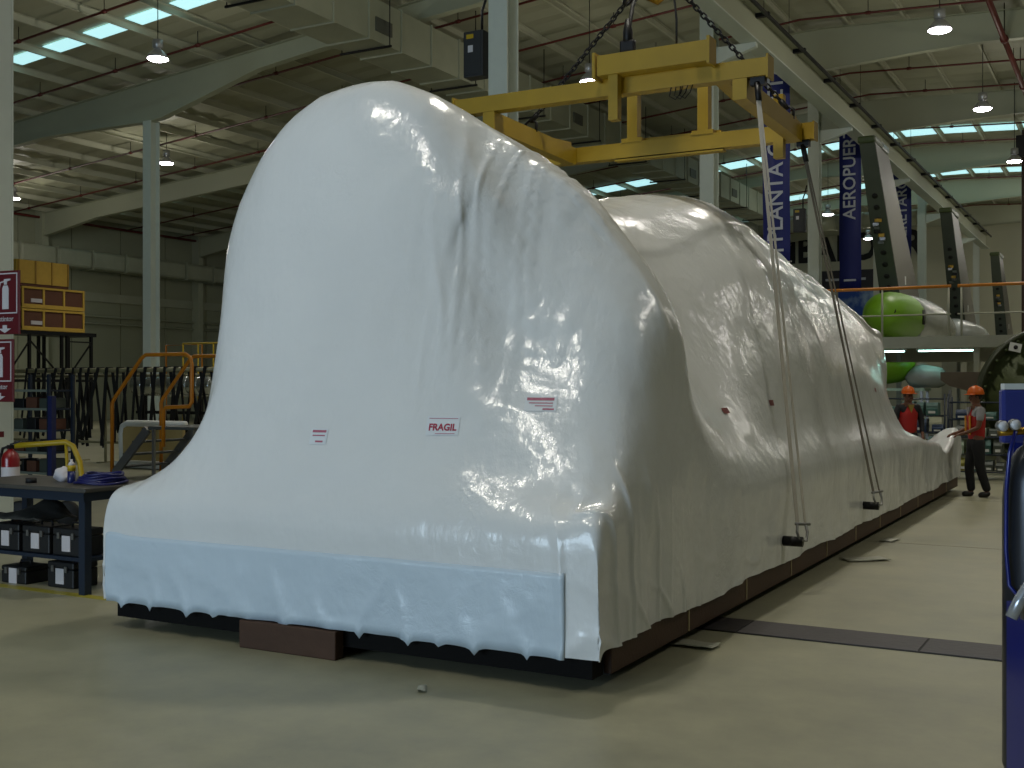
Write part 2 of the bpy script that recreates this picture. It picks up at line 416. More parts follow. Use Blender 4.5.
# high bay lamps
def lamp_meshes():
    gear = MB().lathe([(.09,.46),(.13,.45),(.13,.26),(.08,.22)], 14).mesh('gear_box')
    refl = MB().lathe([(.08,.22),(.15,.17),(.24,.06),(.27,-.02),(.26,-.02),(.225,.05),(.13,.15),(.06,.2)], 20, cap=False).mesh('reflector')
    lens = MB().lathe([(.255,-.005),(.25,-.035),(.20,-.06),(.10,-.075),(.01,-.08)], 20).mesh('lens')
    return gear, refl, lens
LG, LR, LLn = lamp_meshes()
def hb_lamp(x, y, label, z=9.95, dim=1.):
    t = thing('high_bay_lamp', label, 'lamp', (x, y, z), group='high bay lamps hanging from the roof')
    for nm, me, m in (('gear_box', LG, M_alu), ('reflector', LR, M_alu), ('lens', LLn, M_lampglow)):
        o = bpy.data.objects.new(nm, me); COL.objects.link(o); o.parent = t
        if not me.materials: me.materials.append(m)
    MB().tube([(0,0,.45),(0,0,roof_z(x)-z-.03)], .012, 5).build('suspension_rod', M_blk, t)
    l = bpy.data.lights.new('lamp_light', 'POINT'); l.energy = LAMP_W*dim; l.color = (1.,.965,.84); l.shadow_soft_size = .2
    lo = bpy.data.objects.new('lamp_light', l); COL.objects.link(lo); lo.parent = t; lo.location = (0,0,-.45)
    l = bpy.data.lights.new('lamp_beam', 'SPOT'); l.energy = SPOT_W*dim; l.color = (1.,.955,.80); l.spot_size = math.radians(112); l.spot_blend = .7; l.shadow_soft_size = .22
    lo = bpy.data.objects.new('lamp_beam', l); COL.objects.link(lo); lo.parent = t; lo.location = (0,0,-.13)
for x, y, lb in ((-4.1,28,'bright high bay lamp at the top right corner'), (-4.15,36.6,'glowing high bay lamp below the top right one'), (-4.1,45.7,'small high bay lamp at the right edge beside the dark box'),
    (-21.7,21,'largest glowing high bay lamp above the slim left column'), (-31.6,31,'small high bay lamp right beside the slim left column'), (-40.5,31.35,'small high bay lamp near the left wall duct'),
    (-13.1,28.2,'high bay lamp seen just above the yellow spreader beam'), (-13.2,55.5,'high bay lamp between two columns right of the first banner'), (-13.4,65.7,'farthest high bay lamp beside the black lettering')):
    hb_lamp(x, y, lb, 9.4 if x < -39 else 9.95)
for x, y in ((-4.1,1),(-6.6,2.7),(-4.1,10),(-4.1,19),(-13.2,19),(5,10),(5,19),(5,37),(5,55),(-4.1,55),(-4.1,63),(-4.1,73),(5,70),(5,28)):  # unseen lamps added for light; the front pair give the film's highlights
    hb_lamp(x, y, 'added high bay lamp hanging outside the view', 9.95, .5 if y < 5 else 1.)
# electrical boxes on the columns
def switch_box(x, y, z, label):
    t = thing('switch_box', label, 'electrical box', (x, y, z))
    MB().box((0,0,0), (.36,.24,.74), ch=.01).build('enclosure', mat('box_dark_grey', (.17,.18,.19), .5), t)
    MB().box((0,-.125,0), (.30,.012,.66)).build('door', mat('box_dark_grey', (.17,.18,.19), .5), t)
    MB().box((-.05,-.1345,.28), (.13,.006,.07)).build('warning_label', M_yrail, t)
    MB().box((-.04,-.1345,.08), (.09,.006,.11)).build('rating_plate', M_gauge, t)
    MB().tube([(.1,0,.37),(.1,0,.7),(.16,0,.85),(.22,0,1.1)], .022, 6).build('conduit', M_blk, t)
switch_box(-9.44, 16.0, 7.05, 'dark switch box on the column behind the load')
switch_box(-9.44, 36.0, 6.9, 'dark switch box on the column by the first banner')

# ------------------------------------------------------------------ the shrink wrapped load
def film_material(name, rgb, rough=.24, mask0=.56, crump=.30):
    m = bpy.data.materials.new(name); m.use_nodes = True; nt = m.node_tree; N = nt.nodes; L = nt.links; b = N['Principled BSDF']
    tc = N.new('ShaderNodeTexCoord')
    def nz(sc, det, rg=.55, stretch=None):
        n = N.new('ShaderNodeTexNoise'); n.inputs['Scale'].default_value = sc; n.inputs['Detail'].default_value = det; n.inputs['Roughness'].default_value = rg
        if stretch:
            mp_ = N.new('ShaderNodeMapping'); mp_.inputs['Scale'].default_value = stretch; L.new(tc.outputs['Object'], mp_.inputs['Vector']); L.new(mp_.outputs[0], n.inputs['Vector'])
        else: L.new(tc.outputs['Object'], n.inputs['Vector'])
        return n
    a = nz(1.3, 4); mx = N.new('ShaderNodeMix'); mx.data_type = 'RGBA'; c = lin(rgb)
    mx.inputs[6].default_value = (*[q*.93 for q in c], 1); mx.inputs[7].default_value = (*[min(1, q*1.05) for q in c], 1)
    L.new(a.outputs['Fac'], mx.inputs[0]); L.new(mx.outputs[2], b.inputs['Base Color'])
    b.inputs['Roughness'].default_value = rough; b.inputs['Specular IOR Level'].default_value = .55
    b.inputs['Subsurface Weight'].default_value = .0
    soft = nz(2.4, 3, .5); cre = nz(7, 4, .6, (1.,1.,.35)); fine = nz(26, 3)
    rid = N.new('ShaderNodeMath'); rid.operation = 'SUBTRACT'; rid.inputs[1].default_value = .5; L.new(cre.outputs['Fac'], rid.inputs[0])
    ab = N.new('ShaderNodeMath'); ab.operation = 'ABSOLUTE'; L.new(rid.outputs[0], ab.inputs[0])
    b1 = N.new('ShaderNodeBump'); b1.inputs['Strength'].default_value = .10; b1.inputs['Distance'].default_value = .25; L.new(soft.outputs['Fac'], b1.inputs['Height'])
    b2 = N.new('ShaderNodeBump'); b2.inputs['Strength'].default_value = .12; b2.inputs['Distance'].default_value = .05; L.new(ab.outputs[0], b2.inputs['Height']); L.new(b1.outputs[0], b2.inputs['Normal'])
    b3 = N.new('ShaderNodeBump'); b3.inputs['Strength'].default_value = .05; b3.inputs['Distance'].default_value = .01; L.new(fine.outputs['Fac'], b3.inputs['Height']); L.new(b2.outputs[0], b3.inputs['Normal'])
    cr1 = nz(11, 5, .6); cr1.inputs['Distortion'].default_value = .6
    q1 = N.new('ShaderNodeMath'); q1.operation = 'SUBTRACT'; q1.inputs[1].default_value = .5; L.new(cr1.outputs['Fac'], q1.inputs[0])
    q2 = N.new('ShaderNodeMath'); q2.operation = 'ABSOLUTE'; L.new(q1.outputs[0], q2.inputs[0])
    msk = nz(1.1, 3); mr = N.new('ShaderNodeMapRange'); mr.inputs[1].default_value = mask0; mr.inputs[2].default_value = mask0+.14; L.new(msk.outputs['Fac'], mr.inputs[0])
    q3 = N.new('ShaderNodeMath'); q3.operation = 'MULTIPLY'; L.new(q2.outputs[0], q3.inputs[0]); L.new(mr.outputs[0], q3.inputs[1])
    b4 = N.new('ShaderNodeBump'); b4.inputs['Strength'].default_value = crump; b4.inputs['Distance'].default_value = .05; b4.invert = True; L.new(q3.outputs[0], b4.inputs['Height']); L.new(b3.outputs[0], b4.inputs['Normal'])
    L.new(b4.outputs[0], b.inputs['Normal'])
    return m
M_film = film_material('shrink_film_white', (.87,.88,.885), .19); M_hem = film_material('shrink_film_double', (.78,.84,.89), .28, .48, .2)
# cross sections: Y, then 16 (x,z) points from the left hem over the top to the right hem
XB = [-6.42,-6.42,-6.40,-6.15,-5.9,-5.55,-5.2,-4.8,-4.4,-4.0,-3.5,-3.1,-2.85,-2.63,-2.60,-2.60]
def low(z): return [(x, z) for x in XB]
def sec(pts, zl=.97, zr=.96, h=.24):
    """pts: the 10 points between the box edges (columns 3..12)"""
    return [(-6.42,h),(-6.43,.55),(-6.41,zl)] + pts + [(-2.61,zr),(-2.60,.55),(-2.60,h)]
S = []
S.append((5.72, low(.2)))
r = low(.66); r[0] = (-6.42,.2); r[1] = (-6.42,.42); r[14] = (-2.6,.42); r[15] = (-2.6,.2); S.append((5.71, r))
r = low(.86); r[0] = (-6.42,.2); r[1] = (-6.42,.5); r[14] = (-2.6,.5); r[15] = (-2.6,.2); S.append((5.72, r))
S.append((5.79, sec([(-6.2,.97),(-5.95,.99),(-5.6,1.02),(-5.25,1.06),(-4.85,1.08),(-4.45,1.08),(-4.05,1.06),(-3.5,1.02),(-3.08,.98),(-2.83,.96)], .94, .93)))
S.append((5.95, sec([(-6.25,1.04),(-6.08,1.12),(-5.68,1.32),(-5.30,1.50),(-4.92,1.58),(-4.5,1.56),(-4.1,1.46),(-3.5,1.25),(-3.05,1.13),(-2.78,1.04)], .95, .95)))
S.append((6.12, sec([(-6.20,1.07),(-6.00,1.20),(-5.68,1.86),(-5.32,2.22),(-4.92,2.36),(-4.5,2.28),(-4.1,2.0),(-3.5,1.58),(-3.02,1.38),(-2.73,1.18)])))
S.append((6.27, sec([(-6.20,1.10),(-5.99,1.38),(-5.80,2.36),(-5.40,2.90),(-4.90,3.08),(-4.44,2.94),(-4.06,2.52),(-3.5,1.82),(-2.98,1.56),(-2.70,1.29)])))
S.append((6.40, sec([(-6.21,1.12),(-6.00,1.56),(-5.91,2.66),(-5.47,3.35),(-4.88,3.53),(-4.38,3.36),(-3.98,2.90),(-3.48,2.05),(-2.94,1.74),(-2.68,1.38)])))
S.append((6.53, sec([(-6.22,1.15),(-6.03,1.72),(-5.98,2.82),(-5.52,3.56),(-4.86,3.77),(-4.33,3.60),(-3.92,3.12),(-3.46,2.38),(-2.90,1.92),(-2.67,1.46)])))
S.append((6.70, sec([(-6.24,1.18),(-6.07,1.88),(-6.01,2.88),(-5.50,3.65),(-4.84,3.86),(-4.30,3.70),(-3.88,3.24),(-3.44,2.68),(-2.82,2.10),(-2.655,1.56)])))
S.append((6.88, sec([(-6.25,1.2),(-6.12,1.95),(-6.00,2.86),(-5.45,3.60),(-4.82,3.80),(-4.26,3.68),(-3.84,3.36),(-3.38,2.92),(-2.76,2.19),(-2.65,1.6)])))
S.append((7.02, sec([(-6.27,1.2),(-6.12,1.95),(-5.97,2.82),(-5.42,3.52),(-4.80,3.70),(-4.22,3.62),(-3.80,3.36),(-3.27,2.95),(-2.735,2.22),(-2.65,1.6)])))
S.append((7.30, sec([(-6.30,1.2),(-6.15,1.95),(-5.92,2.78),(-5.32,3.40),(-4.72,3.57),(-4.16,3.53),(-3.73,3.30),(-3.23,2.86),(-2.75,2.16),(-2.66,1.6)])))
S.append((7.8, sec([(-6.32,1.2),(-6.15,1.9),(-5.85,2.7),(-5.25,3.30),(-4.65,3.47),(-4.15,3.38),(-3.76,3.08),(-3.40,2.54),(-3.02,1.90),(-2.71,1.36)])))
S.append((8.5, sec([(-6.32,1.2),(-6.13,1.85),(-5.8,2.6),(-5.2,3.2),(-4.6,3.34),(-4.12,3.24),(-3.76,2.90),(-3.44,2.36),(-3.09,1.78),(-2.75,1.3)])))
S.append((9.3, sec([(-6.32,1.2),(-6.12,1.85),(-5.8,2.6),(-5.2,3.2),(-4.6,3.34),(-4.05,3.25),(-3.67,2.94),(-3.32,2.42),(-2.99,1.84),(-2.76,1.30)])))
for (y, zt) in ((10.2,3.52),(11.2,3.66),(12.0,3.58),(13.2,3.38),(14.7,3.22)):
    k = (zt-.97)/2.5; q = max(0., (y-12)/2.7)
    S.append((y, sec([(-6.32,.97+.25*k),(-6.12,.97+.9*k),(-5.8,.97+1.65*k),(-5.2,.97+2.3*k),(-4.6,zt),(-4.0,zt-.06),(-3.56,.97+2.22*k),(-3.18-.05*q,.97+1.68*k),(-2.92-.06*q,.97+1.05*k),(-2.77-.02*q,.97+.38*k)])))
S.append((16.1, sec([(-6.3,1.2),(-6.1,1.7),(-5.75,2.3),(-5.2,2.7),(-4.5,2.96),(-3.85,2.92),(-3.46,2.72),(-3.24,2.2),(-3.08,1.65),(-2.85,1.14)])))
S.append((17.1, sec([(-6.3,1.15),(-6.1,1.5),(-5.75,2.0),(-5.2,2.35),(-4.4,2.62),(-3.70,2.62),(-3.42,2.52),(-3.28,2.08),(-3.2,1.42),(-2.92,.98)], .97, .90)))
S.append((17.6, sec([(-6.3,1.1),(-6.1,1.4),(-5.75,1.8),(-5.2,2.15),(-4.4,2.46),(-3.66,2.46),(-3.41,2.42),(-3.34,2.05),(-3.30,1.36),(-2.98,.92)], .97, .85)))
S.append((17.85, sec([(-6.3,1.0),(-6.1,1.2),(-5.75,1.5),(-5.2,1.75),(-4.4,1.8),(-3.68,1.72),(-3.46,1.58),(-3.36,1.38),(-3.27,1.05),(-2.95,.84)], .95, .82)))
S.append((18.05, sec([(-6.3,.8),(-6.1,.8),(-5.75,.8),(-5.2,.8),(-4.4,.8),(-3.6,.8),(-3.38,.78),(-3.2,.76),(-3.05,.76),(-2.84,.76)], .85, .76)))
S.append((18.6, sec([(x, .70) for x in XB[3:13]], .76, .70)))
S.append((19.3, sec([(x, .62 if x < -3.2 else (.72 if x < -3.0 else .84)) for x in XB[3:13]], .7, .90)))
S.append((19.72, sec([(x, .62 if x < -3.2 else (.78 if x < -3.0 else .97)) for x in XB[3:13]], .7, .98)))
S.append((19.87, [(x, max(.22, min(z, .8))) for x, z in sec([(x, .55 if x < -3.0 else .80) for x in XB[3:13]], .6, .78)]))
S.append((19.88, low(.22)))
def sst(a, b, v):
    t = min(1., max(0., (v-a)/(b-a))); return t*t*(3-2*t)
# an extra column just outside the disc rim keeps the crease sharp
def with_crease(y, row):
    a, b = row[9], row[10]
    if 6.35 <= y <= 6.45:
        k = .14*sst(6.30, 6.5, y); e = (a[0]+.11, a[1]-.30*(a[1]-b[1])-.06*k/.14)
        row = row[:9] + [(a[0]+k*.3, a[1]+k*.15)] + row[10:]
    else: e = (a[0]+(b[0]-a[0])*.3, a[1]+(b[1]-a[1])*.3)
    return row[:10] + [e] + row[10:]
S = [(y, with_crease(y, row)) for y, row in S]
K = len(S); C = np.array([[(x, y, z) for x, z in row] for y, row in S])       # K x 17 x 3
def catmull(P, n):
    """interpolate along axis 0, n steps per span"""
    m = len(P); Q = np.concatenate([2*P[:1]-P[1:2], P, 2*P[-1:]-P[-2:-1]]); out = []; src = []
    for i in range(m-1):
        p0, p1, p2, p3 = Q[i], Q[i+1], Q[i+2], Q[i+3]
        for k in range(n):
            t = k/n; out.append(.5*(2*p1+(p2-p0)*t+(2*p0-5*p1+4*p2-p3)*t*t+(3*p1-p0-3*p2+p3)*t**3)); src.append(i+t)
    out.append(Q[m]); src.append(m-1.)
    return np.array(out), np.array(src)
G, SR = catmull(C, 11); G2, SC = catmull(np.swapaxes(G, 0, 1), 14); G = np.swapaxes(G2, 0, 1)
NR, NC = G.shape[:2]
dr = np.gradient(G, axis=0); dc = np.gradient(G, axis=1); NRM = np.cross(dc, dr); NRM /= np.maximum(np.linalg.norm(NRM, axis=2, keepdims=True), 1e-9)
if NRM[NR//2, NC//2, 2] < 0: NRM = -NRM
def nse(x, y, z): return noise.noise(Vector((x, y, z)))
def ridge(x, y, z): return max(0., 1-abs(nse(x, y, z))*3.2)**2
PG = np.zeros_like(G)
for i in range(NR):
    for j in range(NC):
        p = G[i, j]; n = NRM[i, j]; x, y, z = p
        front = max(0., -n[1]); side = max(0., n[0]); top = max(0., n[2])
        d = .020*nse(x*1.1, y*1.1, z*1.1)*(1-.5*front)
        d += side*(1-front)*(.011*nse(x*1.5, y*2.2+z*.5, z*.55+3) + .010*ridge(x, y*1.6-z*.25, z*.35+9))      # hanging folds on the flank
        d += .010*top*ridge(x*2.1, y*2.6, 4.)                                                           # puckers on top
        hem = 1-sst(.25, .75, z)
        per = (x*1.7+y*1.9)
        d += hem*(.014*nse(per*2.6, z*1.2, 1.)+.018*ridge(per*1.3+z*1.5, z*2.2-per*.4, 5.)**2)                           # pleats along the skirt
        reg = sst(-4.25,-3.95,x)*(1-sst(-3.25,-2.95,x))*sst(1.5,2.1,z)*(1-sst(3.2,3.5,z))*(1 if y < 7.9 else 0)
        d += reg*.016*ridge(x*7.5+z*.6, 0, z*.6+2)**2                                                      # stretched creases beside the disc
        cor = sst(-2.95,-2.7,x)*(1-sst(6.2,7.0,y))*(1-sst(1.0,1.3,z))
        d += cor*.03*ridge(x*4, y*6, z*.5)
        d += .35*.02*front*nse(x*3, 1, z*.8)
        q = p + n*d
        # ragged lower edge
        e = 1-sst(.2, .42, z)
        q = q + np.array((0,0,1.))*e*(.030*nse(per*.55, 7, 0)+.006*nse(per*2.3, 3, 0) - (.045*ridge(per*1.0+.3, 11, 0)**6 if y < 5.8 else 0))
        PG[i, j] = q
NR2 = NR
wrap = thing('shrink_wrapped_machine', 'huge machine wrapped in glossy white shrink film on the skid', 'wrapped load', (-4.5, 12.8, .1))
W0 = np.array((-4.5, 12.8, .1))
def grid_obj(A, name, m, parent, off):
    nr, nc = A.shape[:2]; V = (A-off).reshape(-1, 3)
    F = [(i*nc+j, i*nc+j+1, (i+1)*nc+j+1, (i+1)*nc+j) for i in range(nr-1) for j in range(nc-1)]
    mb = MB(); mb.add(V, F, True); return mb.build(name, m, parent)
film = grid_obj(PG, 'film', M_film, wrap, W0)
# the doubled strip of film taped along the front skirt
rows = [i for i in range(NR) if .0 <= SR[i] <= 1.05]; cols = [j for j in range(NC) if 2.0 <= SC[j] <= 13.25]
H = PG[np.ix_(rows, cols)].copy()
for a in range(H.shape[0]):
    for b_ in range(H.shape[1]):
        x, y, z = H[a, b_]; H[a, b_] += np.array((0, -1, 0))*(.006+.003*nse(x*5, z*7, 2)) + np.array((0,0,1))*(-.012 if a == 0 else 0)
hem = grid_obj(H, 'hem_band', M_hem, wrap, W0)
hm = hem.modifiers.new('thickness', 'SOLIDIFY'); hm.thickness = .003; hm.offset = -1

# stickers lie on the film
from mathutils.bvhtree import BVHTree
bvh = BVHTree.FromPolygons([tuple(v) for v in PG.reshape(-1, 3)], [(i*NC+j, i*NC+j+1, (i+1)*NC+j+1, (i+1)*NC+j) for i in range(NR-1) for j in range(NC-1)])
def film_point(px, py):
    d = (at(px, py, 1) - CAM).normalized(); h = bvh.ray_cast(CAM, d); return h[0], h[1]
M_stick = mat('sticker_paper', (.84,.86,.88), .5, var=.03); M_ink = mat('sticker_ink_red', (.62,.10,.25), .5, var=.05); M_ink2 = mat('sticker_ink_pale', (.68,.38,.46), .5, var=.3, vscale=90.)
def lay(o, wo):
    """press a flat mesh given in world space down on the film"""
    for v in o.data.vertices:
        q = Vector(v.co); h, n, _, _ = bvh.find_nearest(q)
        if n.dot(CAM-h) < 0: n = -n
        v.co = h + n*wo - Vector(W0)
def sticker(px, py, wd, ht, lines):
    c, n = film_point(px, py); n = n if n.dot(CAM-c) > 0 else -n
    r = Vector((0,0,1)).cross(n).normalized(); u = n.cross(r).normalized()
    mb = MB(); P = []; F = []; a, b = 10, 6
    for i in range(b+1):
        for j in range(a+1): P.append(c + r*(wd*(j/a-.5)) + u*(ht*(i/b-.5)))
    for i in range(b):
        for j in range(a): F.append((i*(a+1)+j, i*(a+1)+j+1, (i+1)*(a+1)+j+1, (i+1)*(a+1)+j))
    s = mb.add(P, F, True).build('sticker', M_stick, film); lay(s, .0035)
    for kind, ox, oy, sx, sy in lines:
        if kind == 'bar':
            mb = MB(); P = []; F = []
            for i in range(2):
                for j in range(a+1): P.append(c + r*(ox+sx*(j/a-.5)) + u*(oy+sy*(i-.5)))
            for j in range(a): F.append((j, j+1, a+1+j+1, a+1+j))
            o = mb.add(P, F).build('print', M_ink2, s); lay(o, .0052)
        else:
            o = text(None, kind, 'print', M_ink, s, (0,0,0), (0,0,0), sy, bold=.035, ext=0., sx=sx)
            Mx = Matrix((r, u, n)).transposed()
            for v in o.data.vertices: v.co = c + r*ox + u*oy + Mx @ v.co
            lay(o, .0052)
sticker(443, 426, .215, .125, [('FRAGIL', 0, -.012, .92, .062), ('bar', 0, .048, .19, .004), ('bar', .02, -.052, .13, .004)])
sticker(541, 404, .20, .11, [('bar', -.005, .034, .17, .022), ('bar', 0, .004, .15, .008), ('bar', .02, -.018, .11, .007), ('bar', .05, -.042, .07, .012)])
sticker(319, 436.5, .135, .105, [('bar', 0, .034, .11, .016), ('bar', 0, .006, .1, .008), ('bar', .01, -.034, .06, .012)])
for px, py in ((725,411),(771,403),(875,390)):
    c, n = film_point(px, py); r = Vector((0,0,1)).cross(n).normalized(); u = n.cross(r)
    s = MB().add([c+r*a*.06+u*b*.025 for a, b in ((-1,-1),(1,-1),(1,1),(-1,1))], [(0,1,2,3)]).build('mark', mat('mark_red', (.45,.2,.19), .6), film); lay(s, .006)

# ------------------------------------------------------------------ shipping skid under the film
sk = thing('shipping_skid', 'dark brown shipping skid under the wrapped machine', 'skid', (-4.5, 12.8, .0))
def skp(c): return (c[0]+4.5, c[1]-12.8, c[2])
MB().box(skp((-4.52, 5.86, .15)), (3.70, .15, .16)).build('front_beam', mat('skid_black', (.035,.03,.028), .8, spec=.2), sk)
MB().box(skp((-4.5, 19.80, .24)), (3.7, .12, .28)).build('rear_beam', M_skid, sk)
for xs in (-6.33, -2.75): MB().box(skp((xs, 12.8, .24)), (.14, 13.6, .26)).build('side_beam', M_skid, sk)
n = 11; y0, y1 = 5.95, 19.86
for i in range(n):
    a = y0+(y1-y0)*i/n; b = y0+(y1-y0)*(i+1)/n
    MB().box(skp((-2.655, (a+b)/2, .21)), (.05, b-a-.015, .28), ch=.006).build('side_panel', M_skid, sk)
M_seam = mat('seam_tape', (.66,.60,.47), .6)
for i in range(1, n): MB().box(skp((-2.6285, y0+(y1-y0)*i/n, .21)), (.006, .02, .26)).build('seam_strip', M_seam, sk)
for y in (7.2, 9.2, 11.2, 13.2, 15.2, 17.2, 19.0): MB().box(skp((-4.5, y, .25)), (3.4, .14, .22)).build('cross_beam', M_skid, sk)
MB().box(skp((-4.54, 12.8, .375)), (3.68, 13.9, .03)).build('deck', M_skid, sk)
# lifting lugs on the flank
def block(x, y, sx, sy, sz, lb, rz=0):
    mb = MB().box((x, y, sz/2), (sx, sy, sz), rz, ch=.008); o = mb.build('timber_block', M_wood, base=(x, y, 0)); tag(o, lb, 'timber', 'timber blocks under the skid'); return o
block(-4.76, 5.73, .78, .09, .18, 'brown timber block under the front of the skid')
for xs in (-6.2, -4.5, -2.82): MB().box(skp((xs, 12.8, .05)), (.16, 13.2, .10)).build('shadow_runner', M_dark, sk)  # added dark runners, standing in for the shadow gap below the skid

# ------------------------------------------------------------------ yellow spreader frame
SZ = 4.72
sp = thing('spreader_frame', 'yellow steel lifting spreader hanging over the wrapped load', 'lifting frame', (-4.85, 11.7, 4.6))
def sl(p): return (p[0]+4.85, p[1]-11.7, p[2]-4.6)
def ybeam(name, a, b, wd, ht): return MB().beam(sl(a), sl(b), wd, ht).build(name, M_yel, sp)
ybeam('cross_beam', (-6.55,10.7,4.72), (-3.10,10.7,4.72), .15, .17)
ybeam('cross_beam', (-6.60,12.74,4.52), (-3.18,12.74,4.52), .15, .18)
for x in (-6.56, -3.09): MB().box(sl((x,10.7,4.72)), (.02,.20,.22)).build('end_plate', M_yel, sp)
for x in (-6.61, -3.17): MB().box(sl((x,12.74,4.52)), (.02,.18,.20)).build('end_plate', M_yel, sp)
ybeam('side_beam', (-6.12,10.62,4.53), (-6.12,12.64,4.50), .14, .20)
ybeam('side_beam', (-3.36,10.62,4.53), (-3.36,12.64,4.50), .14, .20)
for x in (-6.12, -3.36):
    ybeam('gusset', (x,12.1,4.60), (x,12.62,4.64), .03, .07)
ybeam('top_beam', (-4.76,10.5,4.89), (-3.62,10.5,4.89), .15, .20)
for x in (-4.79, -3.60): MB().box(sl((x,10.5,4.89)), (.03,.20,.26)).build('end_plate', M_yel, sp)
ybeam('bracket_arm', (-4.62,10.55,4.82), (-4.62,11.05,4.80), .14, .05)
ybeam('bracket_arm', (-3.72,10.55,4.82), (-3.72,11.75,4.74), .14, .05)
ybeam('post', (-4.60,10.50,4.34), (-4.60,10.50,4.80), .10, .10)
ybeam('post', (-3.52,12.56,4.22), (-3.52,12.56,4.92), .11, .11)
for x in (-5.33, -4.45):
    ybeam('post', (x,12.74,4.60), (x,12.74,5.22), .13, .13)
    MB().box(sl((x,12.74,4.63)), (.26,.17,.05)).build('foot_plate', M_yel, sp)
ybeam('top_beam', (-5.45,12.74,5.30), (-4.33,12.74,5.30), .14, .16)
ybeam('doubler', (-5.5,12.86,4.60), (-4.28,12.86,4.60), .10, .14)
ybeam('flat_bar', (-5.55,12.72,4.405), (-4.2,12.72,4.405), .12, .02)
for x, y, z in ((-6.42,10.7,4.60),(-6.46,12.74,4.40),(-3.2,10.7,4.60),(-3.3,12.74,4.40)):
    MB().box(sl((x,y,z-.0)), (.14,.08,.08)).build('sling_lug', M_blk, sp)
wire = MB(); 
for k in range(3): wire.tube([sl((-4.05+.05*k,10.62,4.63)), sl((-4.06+.05*k,10.60,4.54)), sl((-4.0+.05*k,10.6,4.50)), sl((-3.95+.05*k,10.61,4.56)), sl((-3.93+.05*k,10.62,4.63))], .006, 5)
wire.build('wire_tangle', M_blk, sp)

# chain links share one mesh
def link_mesh(L, W, r):
    pts = []; n = 6
    for k in range(n+1): a = -math.pi/2+math.pi*k/n; pts.append((L/2-W/2+math.cos(a)*W/2, math.sin(a)*W/2, 0))
    for k in range(n+1): a = math.pi/2+math.pi*k/n; pts.append((-L/2+W/2+math.cos(a)*W/2, math.sin(a)*W/2, 0))
    return MB().tube(pts, r, 6, closed=True).mesh('chain_link')
LK = link_mesh(.075, .048, .0095); LK.materials.append(M_blk); LKB = link_mesh(.30, .12, .022); LKB.materials.append(M_blk)
def chain(a, b, label, big=0):
    a = Vector(a); b = Vector(b); t = thing('lifting_chain', label, 'chain', a); d = (b-a); n = int(d.length/.056); q = d.to_track_quat('X', 'Z')
    nb = max(1, n - (6 if big else 0))
    for k in range(nb):
        o = bpy.data.objects.new('chain_link', LK); COL.objects.link(o); o.parent = t; o.location = d*((k+.5)/n)
        o.rotation_mode = 'QUATERNION'; o.rotation_quaternion = q @ Matrix.Rotation(math.pi/2*(k % 2), 4, 'X').to_quaternion()
    if big:
        o = bpy.data.objects.new('master_link', LKB); COL.objects.link(o); o.parent = t; o.location = d*((nb+2.5)/n); o.rotation_mode = 'QUATERNION'; o.rotation_quaternion = q
    # clevis at the lower end
    mb = MB(); u = d.normalized()
    mb.tube([Vector((0,0,0)), u*.12], .03, 8); mb.build('clevis', M_blk, t)
    mb = MB().tube([(-.06,0,-.12),(-.07,0,-.02),(0,0,.03),(.07,0,-.02),(.06,0,-.12)], .018, 6); mb.build('shackle', M_blk, t)
    return t
HOOK = (-4.62, 11.65, 6.2)
chain((-6.12,11.60,4.72), (-4.74,11.65,6.14), 'black lifting chain rising from the left end of the spreader', 1)
chain((-3.36,12.30,4.70), (-4.50,11.65,6.14), 'black lifting chain slanting down to the right end of the spreader', 1)
hk = thing('crane_hook', 'crane hook hanging above the yellow spreader', 'hook', HOOK)
MB().box((0,0,.65), (.34,.26,.55), ch=.04).build('block', M_blk, hk)
MB().tube([(0,0,.4),(0,0,.12),(-.02,0,-.02),(-.10,0,-.12),(-.08,0,-.26),(.02,0,-.32),(.12,0,-.26),(.15,0,-.16),(.13,0,-.08)], .05, 10, radii=[.04,.045,.05,.055,.06,.055,.045,.035,.02]).build('hook', M_brass, hk)
MB().tube([(-.07,0,.9),(-.07,0,4.1)], .012, 6).build('rope', M_blk, hk); MB().tube([(.07,0,.9),(.07,0,4.1)], .012, 6).build('rope', M_blk, hk)
MB().tube([(.1,-.1,.05),(.14,-.12,-.06),(.24,-.15,-.08),(.30,-.16,.03)], .035, 8).build('latch', M_blk, hk)
br = thing('bridge_crane', 'bridge crane girder carrying the hook above the spreader', 'crane', (4, 11.65, 10.45))
MB().box((-4, -.0, .55), (14.8, .5, .7)).build('girder', M_yel, br); MB().box((-8.62, 0, .03), (.9,.9,.3)).build('trolley', M_blk, br)
cb = thing('centre_sling', 'black sling shackled to the spreader top beam', 'sling', (-4.46,10.5,4.99))
MB().tube([(0,0,.03),(0,0,.16),(.01,.1,.5),(-.08,.9,1.25)], .022, 8).build('rope', M_dark, cb)
MB().box((0,0,.07), (.16,.07,.12), ch=.02).build('thimble', M_blk, cb)
MB().lathe([(.03,0),(.05,.03),(.05,.12),(.025,.24)], 10, Matrix.Translation((0,0,.1))).build('swage', M_blk, cb)
pc = MB().tube([(-3.95,10.5,4.99),(-3.95,10.5,5.25),(-3.99,10.5,5.6),(-4.05,10.6,6.4),(-4.2,11.2,9.8)], .011, 6).build('pendant_cable', M_dark, base=(-3.95,10.5,4.99)); tag(pc, 'thin black cable dropping onto the spreader top beam', 'cable')

